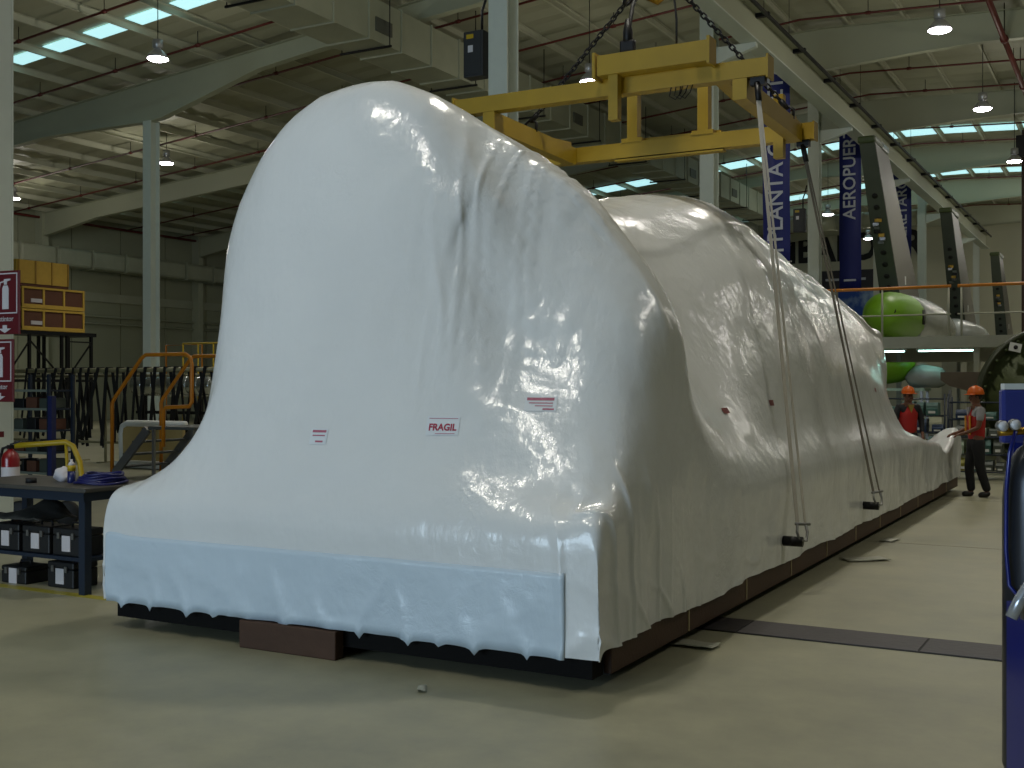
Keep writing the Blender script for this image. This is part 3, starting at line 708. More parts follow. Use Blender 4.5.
# web slings down to the skid
def web_sling(a, b, label, m, wd=.055):
    a = Vector(a); b = Vector(b); t = thing('web_sling', label, 'sling', b); d = a-b
    u = d.normalized(); rgt = Vector((.78,.63,0)); nn = rgt.cross(u).normalized(); rgt = u.cross(nn).normalized()
    mb = MB()
    for sg in (-1, 1):
        P = []
        for q, off in ((u*.12, .034), (d - u*.16, .011)):
            for i, j in ((-1,-1),(1,-1),(1,1),(-1,1)): P.append(q + rgt*(sg*off + i*wd*(.26 if sg < 0 else .16)) + nn*(j*.005))
        MB().add(P, [(0,1,2,3),(7,6,5,4),(0,4,5,1),(1,5,6,2),(2,6,7,3),(3,7,4,0)]).build('strap', m, t)
    MB().tube([d-u*.18, d+u*.02], .03, 8).build('hook', M_blk, t)
    MB().tube([rgt*.035+u*.13, rgt*.045+u*.05, rgt*.03-u*.02, -rgt*.03-u*.02, -rgt*.045+u*.05, -rgt*.035+u*.13], .012, 8).build('shackle', M_steel, t)
    MB().tube([rgt*-.055+u*.12, rgt*.075+u*.12], .013, 8).build('pin', M_steel, t)
    MB().lathe([(.042,-.14),(.042,.02)], 12, Matrix.Translation((-.02,0,-.03)) @ Matrix.Rotation(math.pi/2, 4, 'Y')).build('lug', M_blk, t)
web_sling((-3.2,10.66,4.56), (-2.44,9.40,.45), 'near white web sling from the spreader to the skid side', M_strap)
web_sling((-3.3,12.72,4.36), (-2.44,12.5,.46), 'far greyish web sling from the spreader to the skid side', mat('sling_grey', (.42,.40,.36), .7), .045)

# ------------------------------------------------------------------ lettering and banners
bl = thing('wall_lettering', 'big black lettering across the end wall', 'lettering', (-19.4, YB-.12, 11.1))
xx = -25.45
for ch, wd0 in (('B',1.32),('O',1.38),('M',1.55),('B',1.30),('A',1.40),('R',1.34),('D',1.34),('I',.62),('E',1.18),('R',1.34)):
    wd = wd0
    text(None, ch, 'letter', M_letter, bl, (xx+wd/2+19.4, 0, 0), (math.pi/2,0,0), 2.55, bold=.03, ext=.05, sx=.80); xx += wd
M_bluewhite = mat('banner_print_white', (.74,.76,.80), .55, var=.03)
def banner(y, words_, label, tz, x=-9.0):
    t = thing('hanging_banner', label, 'banner', (x, y, 5.1))
    mb = MB(); P = []; F = []; nz_, w2, Hh = 14, .375, 5.75
    for sgn in (-.006, .006):
        for i in range(nz_+1):
            z = Hh*i/nz_; yy = .03*math.sin(i*.9)
            P += [(-w2, yy+sgn, z), (w2, yy+sgn, z)]
    o = 2*(nz_+1)
    for i in range(nz_):
        a = 2*i; F += [(a,a+1,a+3,a+2), (o+a,o+a+2,o+a+3,o+a+1), (a,a+2,o+a+2,o+a), (a+1,o+a+1,o+a+3,a+3)]
    F += [(0,o,o+1,1), (o-2,o-1,2*o-1,2*o-2)]
    mb.add(P, F, True).build('cloth', M_banner, t)
    for z in (.0, Hh): MB().tube([(-.42,0,z),(.42,0,z)], .025, 8).build('batten', M_steel, t)
    for s in (-.35, .35): MB().tube([(s,0,Hh),(s,0,roof_z(x)-5.1-.02)], .008, 5).build('suspension_cord', M_blk, t)
    text(None, words_, 'print', M_bluewhite, t, (0,-.045,tz), (math.pi/2, -math.pi/2, 0), .61, align='LEFT', bold=.012, ext=.004, sx=.96)
    text(None, 'BBBBBB', 'logo_strip', M_bluewhite, t, (0,-.045,.30), (math.pi/2,0,0), .12, ext=.003) if False else MB().box((0,-.042,.32), (.42,.006,.07)).build('logo_strip', M_bluewhite, t)
banner(31.1, 'PLANTA QUERÉTARO', 'blue banner lettered up its length beside the near sling', .55, -8.8)
banner(41.1, 'AEROPUERTO', 'blue banner hanging in the middle between two pale columns', 2.45)
banner(51.1, 'QUERÉTARO', 'blue banner half hidden behind the tall grey fin', 2.1)
# poster boards on the end wall
pb = thing('wall_poster', 'dark and blue poster board low on the end wall', 'poster', (-17.2, YB-.12, 5.0))
MB().box((0,0,4.0), (4.4,.06,1.25)).build('dark_strip', mat('poster_dark', (.20,.20,.23), .6), pb)
for x in (-1.5, .3, 1.8): MB().box((x,-.04,4.0), (.9,.02,.16)).build('print', M_bluewhite, pb)
def poster_mat():
    m = bpy.data.materials.new('poster_sky_print'); m.use_nodes = True; N = m.node_tree.nodes; L = m.node_tree.links; b = N['Principled BSDF']
    tc = N.new('ShaderNodeTexCoord'); n = N.new('ShaderNodeTexNoise'); n.inputs['Scale'].default_value = .9; n.inputs['Detail'].default_value = 6
    L.new(tc.outputs['Object'], n.inputs['Vector']); cr = N.new('ShaderNodeValToRGB'); cr.color_ramp.elements[0].position = .48; cr.color_ramp.elements[0].color = (*lin((.10,.30,.68)),1)
    cr.color_ramp.elements[1].position = .68; cr.color_ramp.elements[1].color = (*lin((.62,.74,.86)),1); L.new(n.outputs['Fac'], cr.inputs[0]); L.new(cr.outputs[0], b.inputs['Base Color']); return m
MB().box((.6,0,1.7), (3.4,.06,3.2)).build('sky_print', poster_mat(), pb)
MB().box((-1.7,-.05,1.4), (1.2,.06,2.6)).build('white_panel', M_white, pb)

# ------------------------------------------------------------------ aircraft line on the right
M_hole = mat('hole_dark', (.03,.035,.03), .7)
def tail_fin(y, label, gap):
    """vertical tail standing swept towards the camera, on X=-6.8"""
    t = thing('tail_fin', label, 'tail fin', (-6.8, y, 4.42), group='vertical tail fins in the assembly line')
    H = 4.15; sweep = -3.4
    def ring(z, y0, y1, hw): return [(-hw, y0, z), (hw, y0, z), (hw*.8, y1, z), (-hw*.8, y1, z)]
    a = ring(0, 0, 4.2, .30); b = ring(H, sweep, sweep+2.2, .22)
    MB().add(a+b, [(3,2,1,0),(4,5,6,7),(1,2,6,5),(2,3,7,6),(3,0,4,7),(0,1,5,4)]).build('skin', M_fin, t)
    sp_ = MB(); e = .012
    sp_.add([(-.29,-e,0),(.29,-e,0),(.21,sweep-e,H),(-.21,sweep-e,H),(-.29,-e-.02,0),(.29,-e-.02,0),(.21,sweep-e-.02,H),(-.21,sweep-e-.02,H)], [(0,1,2,3),(7,6,5,4),(0,4,5,1),(1,5,6,2),(2,6,7,3),(3,7,4,0)])
    spo = sp_.build('spar', M_spar, t)
    ang = math.atan2(-sweep, H)
    for z in (.3,.62,.95,1.28,2.5,2.8):
        Mx = Matrix.Translation((0, sweep*z/H-.04, z)) @ Matrix.Rotation(math.pi/2+ang, 4, 'X')
        MB().lathe([(.085,-.012),(.085,.012)], 12, Mx).build('lightening_hole', M_hole, spo)
    for k in range(7):
        z = 1.55+.1*k; MB().box((random.uniform(-.1,.12), sweep*z/H-.08, z), (.16,.12,.09), random.random()).build('actuator_fitting', [M_spar, M_steel, M_ply, M_blk][k % 4], t)
    MB().box((0, sweep+.5, H+.08), (.50, 1.25, .20), ch=.06).build('cap', M_dgreen, t)
    MB().box((.03, sweep+1.4, H+.08), (.44, 1.0, .22), ch=.05).build('wrap', M_tarp, t)
    MB().box((.272, 1.0, .6), (.02,.12,.26)).build('tag', M_white, t)
    
tail_fin(36.6, 'tall grey tail fin nearest in the assembly line', 0)
tail_fin(51.4, 'middle tail fin of the line below the runway beam', 0)
tail_fin(68.6, 'smallest farthest tail fin near the end wall', 0)
# green tail cone under the near fin
fu = thing('fuselage_section', 'bright green aircraft fuselage section wrapped in plastic at one end', 'fuselage', (-6.35, 33.3, 3.72))
def body(prof, name, m, parent, n=28, sz=1.0):
    Mx = Matrix.Rotation(-math.pi/2, 4, 'X')
    return MB().lathe(prof, n, Mx).build(name, m, parent)
body([(.02,-.75),(.30,-.66),(.48,-.40),(.60,0),(.68,.7),(.72,1.6),(.73,2.6),(.72,3.2),(.69,3.4)], 'green_skin', M_green, fu)
wrp = MB(); Mx = Matrix.Rotation(-math.pi/2, 4, 'X')
wrp.lathe([(.70,2.3),(.755,2.6),(.78,4.0),(.78,6.0),(.72,8.0),(.56,10.0),(.30,11.2)], 24, Mx)
wrp.v = [(x+.03*nse(x*3,y*2,z*3), y, z+.05*nse(x*2+5,y*1.5,z*2)) for x, y, z in wrp.v]
wrp.build('plastic_wrap', M_tarp, fu)
for y, z, r in ((.5,.05,.16),(2.1,.0,.22)):
    Mx = Matrix.Translation((.585 if y < 1 else .715, y, z)) @ Matrix.Rotation(math.pi/2, 4, 'Y')
    MB().lathe([(r,-.02),(r,.03)], 18, Mx).build('window_opening', M_hole, fu)
Mx = Matrix.Translation((.30,-.50,.05)) @ Matrix.Rotation(math.radians(60), 4, 'X')
MB().lathe([(.11,-.02),(.11,.03)], 16, Mx).build('access_hole', M_hole, fu)
MB().box((0,2.6,-.80), (.9,.18,.5)).build('cradle', M_deck, fu); MB().box((0,7.,-.80), (.9,.18,.5)).build('cradle', M_deck, fu)

for y, lb in ((51.0,'grey fuselage section under the middle tail fin'),(68.2,'grey fuselage section under the farthest tail fin')):
    f2 = thing('fuselage_section', lb, 'fuselage', (-6.6, y-3.0, 3.72))
    body([(.02,-.75),(.30,-.66),(.48,-.40),(.60,0),(.68,.7),(.72,1.6),(.73,2.6),(.72,6.6),(.60,7.2)], 'skin', M_tarp, f2)
    for q in (.8, 5.6):
        MB().box((0,q,-2.2), (.9,.3,3.04)).build('stand', M_deck, f2)
# work platform in front of it
PY0, PY1, PX0, PX1, PZ = 27.0, 45.0, -8.6, -.6, 2.62
wp = thing('work_platform', 'raised beige work platform with orange guard rails', 'platform', (-4.6, PY0, 0))
def pl(p): return (p[0]+4.6, p[1]-PY0, p[2])
MB().box(pl(((PX0+PX1)/2, (PY0+PY1)/2, PZ)), (PX1-PX0, PY1-PY0, .08)).build('deck', M_deck, wp)
MB().box(pl(((PX0+PX1)/2, PY0-.02, PZ+.06)), (PX1-PX0, .04, .26)).build('fascia', M_deck, wp)
for x in (PX0+.1, -5.9, -3.2, PX1-.1):
    for y in (PY0+.15, PY0+6, PY1-.2): MB().beam(pl((x, y, 0)), pl((x, y, PZ-.04)), .12, .12, (0,1,0)).build('post', M_deck, wp)
for a, b in ((PX0, -3.72), (-3.58, PX1)): MB().tube([pl((a, PY0+.03, PZ+1.3)), pl((b, PY0+.03, PZ+1.3))], .035, 8).build('top_rail', M_orange, wp)
for a, b in ((PX0, -3.72), (-3.58, PX1)): MB().tube([pl((a, PY0+.03, PZ+.68)), pl((b, PY0+.03, PZ+.68))], .018, 8).build('mid_rail', M_deck, wp)
for x in (PX0+.05, -6.9, -5.2, -3.77, -3.5, -2.0, PX1-.05): MB().tube([pl((x, PY0+.03, PZ)), pl((x, PY0+.03, PZ+1.3))], .024, 8).build('rail_post', M_deck, wp)
MB().beam(pl((-2.5, PY0+6, PZ+1.05)), pl((PX1, PY0+6, PZ+1.05)), .12, .22).build('yellow_beam', M_yrail, wp)
for x in (-2.3, -1.7, -1.2): MB().beam(pl((x, PY0+6, PZ+.1)), pl((x, PY0+6, PZ+1.0)), .1, .1, (0,1,0)).build('beam_stand', M_orange, wp)
for k, (x, y) in enumerate(((-5.4, 27.6), (-3.9, 27.5))):
    t = thing('fluorescent_light', ['left fluorescent tube light under the work platform','right fluorescent tube light under the work platform'][k], 'light', (x, y, 2.50))
    MB().box((0,0,.045), (1.25,.14,.05)).build('housing', M_white, t)
    for s in (-.035,.035): MB().tube([(-.58,s,0),(.58,s,0)], .014, 8).build('tube', mat('tube_glow', (.9,1,1), .3, emit=(.75,1.,.95), estr=9.), t)
# pieces stored below the deck
gb = thing('green_cowling', 'green half cowling stored under the work platform', 'cowling', (-5.3, 27.9, 1.75))
MB().lathe([(.05,.0),(.35,.04),(.55,.16),(.66,.34),(.68,.50),(.64,.50),(.62,.36),(.50,.2),(.3,.09),(.02,.05)], 24).build('shell', M_green, gb)
MB().lathe([(.60,.42),(.60,.44)], 24).build('opening_shade', M_hole, gb)  # dark disc stands in for the shade inside the open shell
MB().lathe([(.04,-.02),(.04,.12)], 8).build('stem', M_steel, gb)
sh = thing('stand_trolley', 'pale steel trolley under the green cowling', 'trolley', (-5.2, 27.9, 0))
MB().box((0,0,1.62), (1.7,.9,.06)).build('top', mat('bench_top_pale', (.62,.72,.66), .5), sh)
for x in (-.78,.78):
    for y in (-.4,.4): MB().beam((x,y,.1),(x,y,1.6),.06,.06,(0,1,0)).build('leg', M_steel, sh); MB().lathe([(.05,-.03),(.05,.03)], 12, Matrix.Translation((x,y,.05)) @ Matrix.Rotation(math.pi/2,4,'X')).build('caster', M_dark, sh)
wrapb = MB().sphere((0,0,0), .5, 18, 12, (1.0,.7,.62))
wrapb.v = [(x+.08*nse(x*3,y*3,z*3), y, max(-.25, z+.08*nse(x*2,y*2+4,z*2))) for x, y, z in wrapb.v]
wo = wrapb.build('wrapped_part', M_tarp); wo.location = (-4.35, 27.8, 1.91); tag(wo, 'grey plastic wrapped part beside the green cowling', 'wrapped part')
bp_ = thing('brown_wing_panel', 'dull brown panel section on a stand behind the right worker', 'panel', (-2.95, 24.6, 0))
MB().prism([(-.62,1.98),(.62,1.98),(.62,1.72),(.35,1.58),(-.1,1.60),(-.45,1.70),(-.62,1.82)], -.12, .12).build('panel', mat('panel_brown', (.33,.29,.23), .5, var=.2), bp_)
for x in (-.45,.45): MB().beam((x,0,0),(x,0,1.62),.06,.06,(0,1,0)).build('stand', M_steel, bp_)
MB().beam((-.55,0,.1),(.55,0,.1),.06,.06).build('foot', M_steel, bp_)
# wire shelving with coloured bins behind the workers
def wire_shelf(x, y, w_, h_, d_, label, seed, where):
    rnd = random.Random(seed); t = thing('wire_shelving', label, 'shelving', (x, y, 0))
    for a in (-w_/2, w_/2):
        for b in (-d_/2, d_/2): MB().tube([(a,b,0),(a,b,h_)], .018, 6).build('upright', M_navy, t)
    n = 5
    for k in range(n):
        z = .15 + k*(h_-.25)/(n-1)
        for b in (-d_/2, d_/2): MB().tube([(-w_/2,b,z),(w_/2,b,z)], .014, 6).build('shelf_rail', M_navy, t)
        mb = MB()
        m = int(w_/.12)
        for i in range(m+1): MB().beam((-w_/2+i*w_/m, -d_/2, z), (-w_/2+i*w_/m, d_/2, z), .008, .008).build('shelf_wire', M_steel, t)
    zs = [.15 + k*(h_-.25)/(n-1) for k in range(n-1)]
    for k, z in enumerate(zs):
        q = -w_/2+.12
        while q < w_/2-.16:
            wd = rnd.uniform(.12,.24); ht = rnd.uniform(.12,.26)
            c = rnd.choice(['bin_teal','bin_grey','bin_blue','bin_pale','bin_yellow'])
            col = {'bin_teal':(.25,.42,.40),'bin_grey':(.35,.38,.36),'bin_blue':(.12,.22,.36),'bin_pale':(.62,.70,.62),'bin_yellow':(.60,.58,.22)}[c]
            cnt = locals().get('cnt', 0) if q > -w_/2+.13 else 0; cnt += 1
            b = thing('storage_bin', '%s bin, %s from left on %s tier of the shelving %s' % (c[4:], ORD[cnt-1], ORD[k], where), 'bin', (x+q+wd/2, y, z+.012), group='bins on the wire shelving')
            MB().prism([(-d_*.35,.0),(d_*.35,.0),(d_*.35,ht),(-d_*.25,ht),(-d_*.38,ht*.55)], -wd/2, wd/2, 'X').build('tub', mat(c, col, .5), b)
            MB().box((0,-d_*.39,ht*.25), (wd*.6,.008,ht*.2)).build('card', M_white, b)
            q += wd+rnd.uniform(.03,.1)
wire_shelf(-4.05, 23.4, 1.5, 1.55, .5, 'blue wire shelving between the two workers', 3, 'between the workers')
wire_shelf(-2.55, 22.4, 1.1, 1.5, .5, 'blue wire shelving behind the right worker', 5, 'behind the right worker')

# round bulkhead at the right
rbk = thing('round_bulkhead', 'large round green ribbed bulkhead at the right edge', 'bulkhead', at(1050, 402, 21.5) - Vector((0,0,1.38+(at(1050,402,21.5).z-1.42)*1.0)) + Vector((0,0,1.40)) if False else (at(1050,402,21.5).x, at(1050,402,21.5).y, 1.42), YAW)
RB = 1.38
rx = Matrix.Rotation(math.pi/2, 4, 'X')
MB().lathe([(RB,-.10),(RB,.10),(RB-.05,.10),(RB-.05,.02),(RB-.16,.0),(RB-.16,-.06),(RB-.05,-.08),(RB-.05,-.10)], 56, rx, cap=False).build('rim', mat('bulkhead_rim', (.16,.19,.10), .5), rbk)
MB().lathe([(RB-.08,.0),(RB*.75,-.06),(RB*.45,-.11),(.02,-.13)], 48, rx).build('web_dish', mat('bulkhead_green', (.31,.35,.20), .5, var=.2, vscale=3), rbk)
for k in range(-4, 5):
    q = k*.28; hl = math.sqrt(max(.01, (RB-.1)**2-q*q))
    MB().beam((q,.06,-hl),(q,.06,hl),.03,.09,(0,1,0)).build('vertical_rib', M_spar, rbk)
    MB().beam((-hl,.07,q),(hl,.07,q),.09,.03,(0,0,1)).build('horizontal_rib', M_spar, rbk)
for k in range(30):
    a = 2*math.pi*k/30; MB().lathe([(.03,-.02),(.03,.02)], 8, Matrix.Translation(((RB-.1)*math.cos(a),-.09,(RB-.1)*math.sin(a))) @ rx).build('rivet_boss', M_dgreen, rbk)
MB().box((-.72,-.16,1.02-.02), (.22,.02,.16), M=Matrix.Rotation(math.radians(12),3,'Y')).build('label_card', M_white, rbk)
MB().lathe([(.04,-.185),(.04,-.165)], 12, Matrix.Translation((-.72,0,1.0)) @ Matrix.Rotation(math.pi/2,4,'X') @ Matrix.Translation((0,0,.35))).build('label_dot', M_letter, rbk) if False else MB().lathe([(.04,-.006),(.04,.006)], 12, Matrix.Translation((-.72,-.178,1.0)) @ rx).build('label_dot', M_letter, rbk)
for s in (-.7,.7): MB().beam((s,0,-1.41),(s,0,-1.15),.12,.10,(0,1,0)).build('foot', M_steel, rbk)

# ------------------------------------------------------------------ welding cart with gas cylinder, right foreground
c0 = at(1032, 600, 4.9); cyl = thing('gas_cylinder', 'dark grey gas cylinder with pressure gauges at the right edge', 'gas cylinder', (c0.x, c0.y, 0.06), YAW)
MB().lathe([(.112,0),(.118,.02),(.118,1.15),(.112,1.24),(.095,1.31),(.06,1.37),(.034,1.39),(.034,1.42)], 28).build('bottle', M_cyl, cyl)
MB().lathe([(.026,1.42),(.026,1.47),(.018,1.48),(.018,1.52)], 14).build('valve', M_brass, cyl)
reg = MB().tube([(0,-.02,1.45),(-.07,-.05,1.45),(-.165,-.06,1.445)], .017, 10).build('regulator', M_brass, cyl)
for gx, gz in ((-.166,1.472),(-.114,1.478)):
    Mx = Matrix.Translation((gx,-.088,gz)) @ Matrix.Rotation(math.pi/2, 4, 'X')
    g = MB().lathe([(.021,-.02),(.024,-.01),(.024,.012),(.021,.014)], 20, Mx).build('gauge', M_steel, reg)
    MB().lathe([(.0205,.0),(.0205,.003)], 20, Matrix.Translation((gx,-.103,gz)) @ Matrix.Rotation(math.pi/2, 4, 'X')).build('dial', M_gauge, g)
MB().tube([(-.10,-.07,1.45),(-.13,-.08,1.36),(-.135,-.06,1.2),(-.132,-.05,.95),(-.128,-.07,.80),(-.06,-.13,.70),(.05,-.14,.66)], .009, 8).build('hose', M_cart, cyl)
M_handle = mat('handle_chrome', (.72,.74,.78), .25, .6)
cart = thing('welding_cart', 'blue welding cart with a steel handle at the right edge', 'cart', (c0.x, c0.y, 0), YAW)
MB().box((.26,.0,.04), (.55,.36,.03)).build('base_tray', M_cart, cart)
MB().box((.21,.20,1.565), (.52,.05,.24), ch=.012).build('back_panel', mat('panel_violet_blue', (.22,.25,.55), .22, .2, coat=.5), cart)
MB().box((.21,.20,1.698), (.50,.04,.026)).build('top_strip', M_white, cart)
for s in (-.0,.30): MB().beam((s+.02,.20,.06),(s+.02,.20,1.46),.04,.04,(0,1,0)).build('upright', M_cart, cart)
MB().beam((-.055,-.32,.06),(-.055,-.32,.82),.28,.24,(0,1,0)).build('side_box', M_cart, cart)
MB().tube([(-.285,-.45,.80),(-.25,-.45,.87),(-.19,-.45,.96),(-.12,-.45,1.05)], .024, 10).build('handle', M_handle, cart)
MB().beam((-.22,-.43,.79),(-.22,-.43,.92),.03,.03,(0,1,0)).build('handle_bracket', M_steel, cart)
for s in (.12,.36): MB().lathe([(.09,-.02),(.10,-.01),(.10,.01),(.09,.02)], 16, Matrix.Translation((s+.02,.30,.10)) @ Matrix.Rotation(math.pi/2,4,'Y')).build('wheel', M_dark, cart)
MB().sphere((.17,.20,1.735), .03).build('red_knob', mat('knob_red', (.45,.08,.08), .4), cart)

# ------------------------------------------------------------------ left: signs, extinguisher, bench
sdir = (RT*.90 - FW*.43).normalized(); srz = math.atan2(sdir.y, sdir.x)
M_signw = mat('sign_white', (.78,.76,.77), .5, var=.03)
def ext_sign(px_right, y0, y1, d, label):
    ht = (y1-y0)/FPX*d; wd = .40; edge = at(px_right, (y0+y1)/2, d); c = edge - sdir*(wd/2)
    t = thing('extinguisher_sign', label, 'sign', c, srz)
    MB().box((0,0,0), (wd,.02,ht), ch=.004).build('board', M_signred, t)
    f = -.0125
    fh = ht*.62; fz = ht*.5-.03-fh/2
    for a in ((0,fz+fh/2,wd-.05,.012),(0,fz-fh/2,wd-.05,.012)): MB().box((a[0],f,a[1]), (a[2],.005,a[3])).build('border', M_signw, t)
    for a in (-wd/2+.03, wd/2-.03): MB().box((a,f,fz), (.012,.005,fh)).build('border', M_signw, t)
    pic = MB().prism([(-.035,fz-fh*.40),(.055,fz-fh*.40),(.055,fz+fh*.12),(.04,fz+fh*.2),(-.02,fz+fh*.2),(-.035,fz+fh*.12)], f-.0025, f+.0025).build('extinguisher_symbol', M_signw, t)
    MB().prism([(-.01,fz+fh*.22),(.03,fz+fh*.22),(.03,fz+fh*.30),(.08,fz+fh*.33),(.08,fz+fh*.37),(-.01,fz+fh*.36)], f-.0025, f+.0025).build('symbol_valve', M_signw, t)
    MB().tube([(-.01,f,fz+fh*.30),(-.06,f,fz+fh*.28),(-.085,f,fz+fh*.1),(-.08,f,fz-fh*.25),(-.09,f,fz-fh*.36)], .009, 6).build('symbol_hose', M_signw, t)
    text(None, 'Extintor', 'lettering', M_signw, t, (.0,f-.002,-ht*.5+ht*.24), (math.pi/2,0,0), .075, ext=.002)
    za = -ht*.5+ht*.09
    MB().prism([(-.03,za+.035),(.03,za+.035),(.03,za),(.09,za),(0,za-.045),(-.09,za),(-.03,za)], f-.0025, f+.0025).build('arrow', M_signw, t)
    MB().box((-.08,.09,0), (.05,.16,.05)).build('bracket', M_steel, t)
ext_sign(20, 270, 334, 11.55, 'upper red fire extinguisher sign on the left column')
ext_sign(14, 339, 402, 11.62, 'lower red fire extinguisher sign on the left column')
sm = MB().box((-10.352, 7.78, 1.20), (.015,.22,.06)).build('red_tag_plate', M_signred, base=(-10.36, 7.78, 1.20)); tag(sm, 'small red tag plate on the left column above the extinguisher', 'tag')
M_ext = mat('extinguisher_red', (.50,.05,.07), .3, var=.06, coat=.3)
fe0 = at(10.5, 495, 11.35); fe = thing('fire_extinguisher', 'red fire extinguisher hung on the left column', 'fire extinguisher', fe0)
MB().lathe([(.07,0),(.085,.02),(.085,.36),(.07,.41),(.035,.44),(.025,.46)], 20).build('bottle', M_ext, fe)
MB().lathe([(.0865,.10),(.0865,.28)], 20, cap=False).build('paper_label', M_signw, fe)
MB().box((.0,0,.475), (.05,.05,.04)).build('valve', M_blk, fe); MB().beam((.0,0,.50),(.10,.03,.53),.02,.015).build('lever', M_blk, fe)
MB().tube([(-.02,0,.48),(-.09,-.02,.46),(-.125,-.02,.36),(-.115,-.02,.15)], .014, 8).build('hose', M_dark, fe)
MB().beam((-.02,.04,.30),(-.16,.22,.30),.05,.03).build('wall_bracket', M_steel, fe)
# bench
bx, by = -8.28, 6.82
bench = thing('workbench', 'dark blue steel workbench beside the wrapped load', 'workbench', (bx, by, 0))
MB().box((0,0,.855), (1.66,.78,.035), ch=.006).build('top', mat('bench_top', (.26,.25,.23), .55, var=.35, vscale=5), bench)
for s in (-1,1): MB().box((0,s*.33,.80), (1.56,.06,.075)).build('apron', M_navy, bench)
for s in (-1,1): MB().box((s*.75,0,.80), (.06,.60,.075)).build('end_rail', M_navy, bench)
for sx_ in (-1,1):
    for sy_ in (-1,1): MB().beam((sx_*.74,sy_*.31,.0),(sx_*.74,sy_*.31,.765),.07,.07,(0,1,0)).build('leg', M_navy, bench)
MB().box((0,0,.27), (1.42,.55,.03)).build('lower_shelf', M_navy, bench)
M_case = mat('tool_case', (.075,.08,.09), .5)
def tool_case(x, y, z, w_, d_, h_, label):
    t = thing('tool_case', label, 'tool case', (x, y, z), group='dark cases stowed on the bench')
    MB().box((0,0,h_*.36), (w_,d_,h_*.72), ch=.012).build('body', M_case, t); MB().box((0,0,h_*.86), (w_,d_,h_*.26), ch=.012).build('lid', M_case, t)
    MB().box((0,-d_/2-.004,h_*.45), (.10,.006,.13)).build('white_label', M_signw, t)
    for s in (-.25,.25): MB().box((w_*s,-d_/2-.008,h_*.73), (.03,.016,.05)).build('latch', M_steel, t)
    MB().tube([(-.07,0,h_),(-.06,0,h_+.035),(.06,0,h_+.035),(.07,0,h_)], .01, 6).build('handle', M_dark, t)
for x, lb in ((-8.58,'leftmost dark tool case on the bench shelf'),(-8.2,'middle dark tool case on the bench shelf'),(-7.82,'dark tool case on the shelf behind the bench leg')):
    tool_case(x, 6.68, .288, .34, .24, .23, lb)
tool_case(-8.52, 6.72, .0, .32, .26, .15, 'low dark case on the floor under the bench'); tool_case(-7.98, 6.76, .0, .32, .26, .22, 'tall dark case on the floor behind the bench leg')
pp = MB(); P = []; 
for i in range(7):
    for j in range(5): P.append((-.14+.28*i/6, -.07+.14*j/4, .03+.035*nse(i*.7,j*.6,2)+.03*math.sin(i*.8)))
pp.add(P, [(i*5+j,i*5+j+1,(i+1)*5+j+1,(i+1)*5+j) for i in range(6) for j in range(4)], True)
po = pp.build('paper_sheet', M_signw); po.location = (-7.95, 6.76, .222); po.modifiers.new('t','SOLIDIFY').thickness = .004; tag(po, 'crumpled white paper on the tall case under the bench', 'paper')
tg = MB(); P = []
for i in range(13):
    for j in range(9): P.append((-.38+.76*i/12, -.20+.40*j/8, .04+.03*nse(i*.5,j*.6,1)+.16*max(0,1-abs(i-7)/5)*(j/8)))
tg.add(P, [(i*9+j,i*9+j+1,(i+1)*9+j+1,(i+1)*9+j) for i in range(12) for j in range(8)], True)
to = tg.build('folded_tarp', mat('tarp_dark', (.20,.20,.19), .6, var=.2)); to.location = (-8.52, 6.74, .52); to.modifiers.new('t','SOLIDIFY').thickness = .01; tag(to, 'grey folded tarp lying over the cases under the bench', 'tarp')
can = thing('spray_can', 'blue and yellow spray can on the workbench', 'spray can', (-8.02, 6.78, .8735))
MB().lathe([(.031,0),(.033,.005),(.033,.10)], 16).build('can', mat('can_blue', (.10,.13,.34), .3), can)
MB().lathe([(.0335,.10),(.0335,.135),(.033,.15)], 16).build('label_band', M_yrail, can); MB().lathe([(.033,.15),(.02,.175),(.011,.18),(.011,.20)], 14).build('nozzle', M_signw, can)
cl = MB().sphere((0,0,0), .085, 14, 10, (1.1,.9,.9)); cl.v = [(x+.03*nse(x*18,y*18,z*18), y+.03*nse(x*16,y*16+3,z*16), max(0, z+.05+.03*nse(x*14+7,y*14,z*14))) for x, y, z in cl.v]
co = cl.build('white_rag', M_signw); co.location = (-8.22, 6.86, .8735); tag(co, 'crumpled white rag on the workbench beside the can', 'rag')
hs = thing('blue_hose', 'blue hose coiled on the end of the workbench', 'hose', (-7.74, 6.85, .8735))
for k in range(5): MB().tube([((.24-.02*k)*math.cos(a*math.pi/12)*(.85 if k % 2 else .95)+.01*k, (.20-.012*k)*math.sin(a*math.pi/12), .014+.017*k+.008*math.sin(a*.8+k)) for a in range(24)], .012, 8, closed=True).build('coil', mat('hose_blue', (.09,.10,.33), .4), hs)
mug = thing('tape_roll', 'small dark tape roll on the workbench', 'tape', (-8.33, 6.62, .8735)); MB().lathe([(.03,0),(.045,0),(.045,.04),(.03,.04)], 18, cap=False).build('roll', M_dark, mug); MB().lathe([(.026,0),(.03,0),(.03,.04),(.026,.04)], 18, cap=False).build('core', M_crate, mug)

